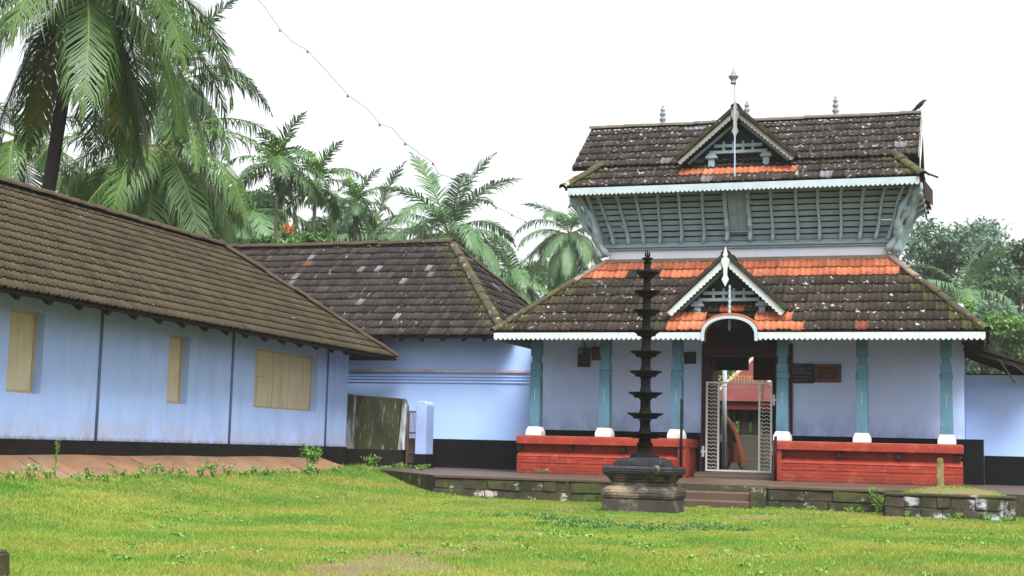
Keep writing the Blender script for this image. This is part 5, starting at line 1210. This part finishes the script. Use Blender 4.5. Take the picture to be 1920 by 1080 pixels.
def tree(x, y0, y1, d, wpx, n, size, mats, label, group, seed, trunk=True, lobes=12, aspect=.5, frac=.4, name='broadleaf_tree', flat=1.0):
    """crown spanning image rows y0 (top) to y1 (bottom) around column x at distance d, wpx wide"""
    r = random.Random(seed); t0 = at_d(x, y0, d); t1 = at_d(x, y1, d); H = t0.z - t1.z; W = wpx * d / FPX
    g = at_d(x, 850, d); base = Vector((t1.x, t1.y, gz(t1.x, t1.y) - .1))
    t = thing(name, tuple(base), label, 'tree' if 'tree' in name else 'bush', group); cc = Vector((t1.x, t1.y, (t0.z + t1.z) / 2))
    cen = []; br = MB(); th = max(base.z + .3, cc.z - H * .32)
    if trunk: br.tube([base, base.lerp(Vector((cc.x, cc.y, th)), .5) + Vector((.1, 0, 0)), Vector((cc.x, cc.y, th))], [W * .035 + .08, W * .028 + .06, W * .02 + .05], 8)
    for i in range(lobes):
        a = i * 2.4; q = math.sqrt((i + .5) / lobes); zz = r.uniform(-.36, .40)
        w_ = math.sqrt(max(.1, 1 - (2 * zz) ** 2 * .75))
        p = cc + Vector((math.cos(a) * q * W * .40 * w_, math.sin(a) * q * W * .34 * w_, zz * H)); s = r.uniform(.15, .25)
        cen.append((tuple(p), (W * s, W * s, min(H, W) * s * .8 * flat)))
        st_ = Vector((cc.x, cc.y, th)); br.tube([st_, st_.lerp(p, .5) + Vector((0, 0, .1 * H)), p], [W * .014 + .04, W * .009 + .025, .012], 5)
    br.build('trunk', M_bark, t, smooth=True)
    V = leaf_cloud(cen, n, size, seed, aspect, .35); quads_mesh('crown', V, mats, frac, seed, t); return t
GT = 'broadleaf trees behind the temple'
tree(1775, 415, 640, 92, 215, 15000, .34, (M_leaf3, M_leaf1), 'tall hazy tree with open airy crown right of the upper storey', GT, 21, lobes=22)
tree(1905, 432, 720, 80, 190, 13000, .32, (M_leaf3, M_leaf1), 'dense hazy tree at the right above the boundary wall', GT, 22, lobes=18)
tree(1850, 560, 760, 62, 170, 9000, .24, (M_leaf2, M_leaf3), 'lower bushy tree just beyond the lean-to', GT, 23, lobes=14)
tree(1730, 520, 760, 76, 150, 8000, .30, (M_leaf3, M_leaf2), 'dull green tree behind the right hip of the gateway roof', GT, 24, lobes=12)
tree(330, 330, 560, 66, 260, 14000, .30, (M_leaf1, M_leaf2), 'dark leafy tree in the shade of the palms behind the hall', GT, 25, lobes=16)
tree(455, 350, 560, 62, 180, 11000, .26, (M_leaf1, M_leaf2), 'dark bushy tree behind the areca palms', GT, 26, lobes=14)
tree(150, 330, 560, 70, 260, 10000, .30, (M_leaf1, M_leaf3), 'dark tree behind the leaning palm trunk', GT, 27, lobes=14)
tree(5, 280, 520, 36, 120, 9000, .15, (M_leaf2, M_leaf4), 'bright green small leaved tree rising over the hall ridge', GT, 28, lobes=12)
tree(250, 300, 560, 52, 330, 17000, .22, (M_leaf1, M_leaf1), 'dark leafy mass of a tree between the coconut palms behind the hall', GT, 34, lobes=20)
tree(545, 395, 600, 66, 190, 11000, .26, (M_leaf1, M_leaf2), 'shady green tree between the two tallest areca palms', GT, 35, lobes=14)
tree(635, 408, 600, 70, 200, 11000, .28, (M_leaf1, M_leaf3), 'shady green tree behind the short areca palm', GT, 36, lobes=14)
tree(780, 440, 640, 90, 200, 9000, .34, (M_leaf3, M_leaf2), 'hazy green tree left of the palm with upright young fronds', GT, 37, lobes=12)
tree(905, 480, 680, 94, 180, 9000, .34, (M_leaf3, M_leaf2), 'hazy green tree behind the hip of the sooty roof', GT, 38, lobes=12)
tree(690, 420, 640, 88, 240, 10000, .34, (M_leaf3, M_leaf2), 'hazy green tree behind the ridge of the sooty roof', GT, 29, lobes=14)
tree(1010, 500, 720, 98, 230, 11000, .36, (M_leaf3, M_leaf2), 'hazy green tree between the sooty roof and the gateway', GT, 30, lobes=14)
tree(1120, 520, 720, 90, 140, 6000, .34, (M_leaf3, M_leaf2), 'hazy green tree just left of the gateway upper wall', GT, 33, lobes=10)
tree(1385, 590, 830, 60, 230, 24000, .26, (M_leaf2, M_leaf4), 'bright green tree behind the courtyard shrine', GT, 31, lobes=30)
tree(1395, 770, 840, 58, 150, 5000, .2, (M_leaf4, M_leaf2), 'yellow green hedge bush glimpsed through the shrine pillars', None, 32, trunk=False, lobes=10, name='hedge_bush')
tree(480, 438, 500, 42.5, 130, 4200, .24, (M_leaf2, M_leaf1), 'long leaved green bush rising above the ridge under the areca palms', 'bushes behind the ridge', 41, trunk=True, lobes=12, aspect=.28, name='leafy_bush')
tree(590, 436, 500, 42.5, 130, 4200, .24, (M_leaf2, M_leaf1), 'long leaved green bush with a gap at the second areca trunk', 'bushes behind the ridge', 42, trunk=True, lobes=12, aspect=.28, name='leafy_bush')

# weeds at the foot of the walls
def weed(p, h, spread, nst, nleaf, size, m, label, seed, group='weeds along the walls', aspect=.5, bare=.35):
    r = random.Random(seed); t = thing('weed', tuple(p), label, 'plant', group); st_ = MB(); cen = []
    for i in range(nst):
        a = r.uniform(0, 6.3); tip = Vector(p) + Vector((math.cos(a) * spread * r.random(), math.sin(a) * spread * r.random(), h * r.uniform(.65, 1)))
        m1 = Vector(p).lerp(tip, .5) + Vector((0, 0, h * .12)); st_.tube([Vector(p), m1, tip], [.008, .006, .003], 5)
        for k in range(5): s = bare + (1 - bare) * k / 4; cen.append((tuple(Vector(p).lerp(m1, s).lerp(m1.lerp(tip, s), s)), (size * 1.1, size * 1.1, size * .9)))
    st_.build('stem', M_rachis, t)
    quads_mesh('leaves', leaf_cloud(cen, nleaf, size, seed, aspect, .2), (M_leaf4, m), .45, seed, t); return t
def wpt(x, y, z): q = at_z(x, y, z); return Vector((q.x, q.y, gz(q.x, q.y)))
def onx(x, X): q = at_x(x, 890, X); return Vector((X, q.y, gz(X, q.y)))
q = onx(578, -12.25); weed(q, .62, .28, 7, 260, .085, M_leaf2, 'leafy shrub with bare lower stem at the end of the laterite apron', 1, bare=.62)
weed(onx(580, -12.0), .22, .2, 7, 160, .07, M_leaf2, 'low leafy weed at the foot of the shrub by the apron', 2)
weed(onx(103, -12.3), .62, .05, 2, 120, .045, M_leaf4, 'single tall feathery weed standing against the hall plinth', 3, aspect=.25, bare=.1)
for i, (x, h) in enumerate(((270, .22), (310, .26), (425, .24), (475, .18), (530, .2), (545, .14), (90, .2), (170, .2), (225, .2), (290, .3), (340, .2), (375, .28), (400, .34), (60, .26), (20, .18), (250, .14), (455, .15), (500, .2), (145, .14), (630, .18), (195, .12))):
    weed(onx(x, -12.3 + .02 * i), h, .16, 6, 90, .05, M_leaf4, 'small green weed growing along the foot of the laterite apron', 10 + i)
def ony(x, Y): q = at_y(x, 900, Y); return Vector((q.x, Y, gz(q.x, Y)))
q = at_y(700, 875, 27.4); q.z = .46; weed(q, .24, .22, 8, 240, .07, M_leaf2, 'round leafy weed before the mossy garden wall', 30)
q = at_y(748, 880, 27.3); q.z = .46; weed(q, .12, .2, 8, 140, .05, M_leaf4, 'pale low weed below the iron wicket', 31)
q = at_y(788, 883, 27.2); q.z = .46; weed(q, .10, .3, 8, 160, .05, M_leaf4, 'pale low weed on the paving before the white pier', 32)
weed(ony(1643, 24.05), .42, .14, 8, 260, .06, M_leaf2, 'bright fern growing in the corner of the stone enclosure', 33, aspect=.35, bare=.05)
for i, (x, Y) in enumerate(((1790, 22.85), (1850, 22.85), (1700, 22.86), (1885, 22.85), (1520, 24.0), (1590, 24.0), (1610, 24.05))):
    weed(ony(x, Y), .11, .14, 6, 80, .04, M_leaf4, 'tiny weed sprouting at the foot of the stone front', 40 + i)
q = at_y(1020, 884, 27.72); q.z = .47; weed(q, .07, .2, 8, 80, .035, M_leaf4, 'yellowish tuft at the foot of the left red plinth', 50)

# lawn: short blades, thinner where the soil shows
def lawn():
    r = np.random.default_rng(5); N = 2600000
    x = r.uniform(-14, 4, N); y = r.uniform(6.5, 28.0, N); d = np.hypot(x, y)
    ang = np.degrees(np.arctan2(x, y)); keep = (ang > -42) & (ang < 6)
    keep &= r.random(N) < np.clip((11 / d) ** 1.1, 0, 1)
    keep &= ~((y > PY - .07) & (x > -9.35) & ((x < -1.6) | (y > 25.4)))
    keep &= ~((y > 24.2 + (-9.4 - x) * 1.2) & (x <= -9.35))
    keep &= (x > -12.42) & ~((np.abs(x - LX) < .62) & (np.abs(y - LY) < .62)) & ~((y > 23.45) & (x > -4.98) & (x < -3.4))
    inb = (x > bx0 - .03) & (x < bx1 + .02) & (y > BY - .02); mx, my = (x - c0.x) / .85, (y - 24.4) / 1.1; mr = np.hypot(mx, my)
    keep &= ~inb | (mr < 1)
    keep &= ~((x > bx1) & (y > PY - .1))
    x, y, mr, inb = x[keep], y[keep], mr[keep], inb[keep]; n = len(x)
    def nz(s, p): return (np.sin(x * s + p) * np.cos(y * s * 1.3 - p * 2) + np.sin(x * s * 2.3 + y * s * 1.7 + p) * .5 + np.sin(x * s * .7 - y * s * 2.9 + p * 3) * .5) / 2
    soil = np.zeros(n)
    for (px, py, rx, ryy, k) in ((715, 1058, .62, .95, 1.2), (760, 1042, .5, .8, 1.0), (900, 1015, .35, .9, .75), (800, 1030, .45, .6, .85), (640, 1075, .5, .4, .8), (985, 997, .30, .8, .9), (1410, 968, .5, .9, 1.25), (1065, 958, .5, .9, .85), (1300, 952, .5, .5, .5), (880, 955, 1.6, .9, .35), (300, 960, 3.0, .5, .35), (560, 955, 2.5, .5, .35)):
        c = at_z(px, py, .02); soil = np.maximum(soil, k * np.exp(-(((x - c.x) / rx) ** 2 + ((y - c.y) / ryy) ** 2)))
    soil = soil + .28 * nz(3.1, 1.7) + .26 * nz(8.3, .4) + .15 * nz(21., .9)
    k2 = r.random(n) > np.clip((soil - .36) * 2.6, 0, .94); x, y, mr, inb = x[k2], y[k2], mr[k2], inb[k2]; n = len(x)
    d = np.hypot(x, y); z = ground_h(x, y); z = np.where((mr < 1) & (y > 23), np.maximum(z, .475 - .12 * mr ** 1.4), z)
    h = r.uniform(.012, .038, n) * (1 + .35 * nz(1.3, 2.2)) * (1 + .5 * np.clip((d - 16) / 12, 0, 1))
    edge = np.clip((-11.3 - x) / 1.0, 0, 1) + np.clip((y - 23.3) / .8, 0, 1) * (x > -9.3) * .08; h *= 1 + 1.3 * edge * r.random(n) ** .7 * 1.5
    w = .0042 * (1 + .075 * np.clip(d - 9, 0, 30)) * r.uniform(.7, 1.3, n); a = r.uniform(0, 6.283, n); lean = r.uniform(.1, .75, n) * h; la = r.uniform(0, 6.283, n)
    B = np.stack([x, y, z - .004], 1); wv = np.stack([np.cos(a) * w, np.sin(a) * w, 0 * a], 1); tip = B + np.stack([np.cos(la) * lean, np.sin(la) * lean, h], 1)
    V = np.stack([B - wv, B + wv, tip], 1).reshape(-1, 3)
    me = bpy.data.meshes.new('lawn_grass'); me.vertices.add(3 * n); me.vertices.foreach_set('co', V.astype(np.float32).ravel()); me.loops.add(3 * n); me.loops.foreach_set('vertex_index', np.arange(3 * n, dtype=np.int32))
    me.polygons.add(n); me.polygons.foreach_set('loop_start', np.arange(0, 3 * n, 3, dtype=np.int32)); me.materials.append(M_grass)
    tv = np.repeat(np.clip(r.random(n) * .8 + .2 * nz(.8, .2), 0, 1), 3); at = me.color_attributes.new('tv', 'FLOAT_COLOR', 'POINT'); at.data.foreach_set('color', np.stack([tv, 0 * tv, 0 * tv, 1 + 0 * tv], 1).astype(np.float32).ravel())
    me.update(); o = bpy.data.objects.new('lawn_grass', me); col.objects.link(o); stuff(o)
    o['label'] = 'short bright lawn grass with worn yellow patches'; o['category'] = 'grass'
    print('blades', n)
lawn()
# creeping ground cover round the lamp
r = np.random.default_rng(9); cen = []
for (px, py, rx, k) in ((1060, 975, .5, 16), (1130, 985, .4, 16), (1200, 990, .5, 20), (1290, 985, .5, 14), (960, 965, .5, 8), (860, 935, .5, 8), (600, 905, .9, 14), (450, 905, 1.2, 16), (240, 915, 1.2, 14), (60, 920, .8, 10), (1350, 980, .3, 6), (760, 905, .7, 14), (680, 900, .5, 12), (1380, 955, .6, 12), (1480, 952, .6, 10)):
    c = at_z(px, py, .03)
    for i in range(k):
        X, Y_ = c.x + r.normal(0, rx), c.y + r.normal(0, rx * .5)
        if Y_ > PY - .15 and X > -9.4: Y_ = PY - .15
        if X < -12.3: X = -12.3
        cen.append(((X, Y_, gz(X, Y_) + .035), (.13, .13, .028)))
for i in range(420):
    Y_ = r.uniform(9, 23.6); X = r.uniform(-.62 * Y_ - .6, .04 * Y_)
    if X < -12.2 or (abs(X - LX) < .7 and abs(Y_ - LY) < .7): continue
    if math.sin(X * 1.1 + 2) * math.cos(Y_ * .7) + r.normal(0, .4) < .1: continue
    cen.append(((X, Y_, gz(X, Y_) + .028), (.09, .09, .02)))
gc = stuff(quads_mesh('ground_cover', leaf_cloud(cen, 16000, .032, 3, .7, .2), (M_leaf4, M_leaf2), .35, 3)); gc['label'] = 'creeping broad leaved ground cover round the lamp'; gc['category'] = 'ground cover'

# ------------------------------------------------------------------ thin monsoon haze
hz = MB(); hz.box(-405, 405, -105, 505, -1.0, 19.0); hzo = stuff(hz.build('haze', mat('air', (.8, .8, .8)))); hzo['label'] = 'thin pale monsoon haze filling the air'; hzo['category'] = 'haze'
hm = bpy.data.materials.new('thin_haze'); hm.use_nodes = True; hm.node_tree.nodes.clear()
pv = hm.node_tree.nodes.new('ShaderNodeVolumePrincipled'); pv.inputs['Density'].default_value = .00035; pv.inputs['Color'].default_value = (.86, .93, 1, 1)
ho = hm.node_tree.nodes.new('ShaderNodeOutputMaterial'); hm.node_tree.links.new(pv.outputs[0], ho.inputs['Volume']); hzo.data.materials.clear(); hzo.data.materials.append(hm)
scn.cycles.volume_bounces = 1
for o in ROOTS:
    if '_inv_loc' in o: del o['_inv_loc']
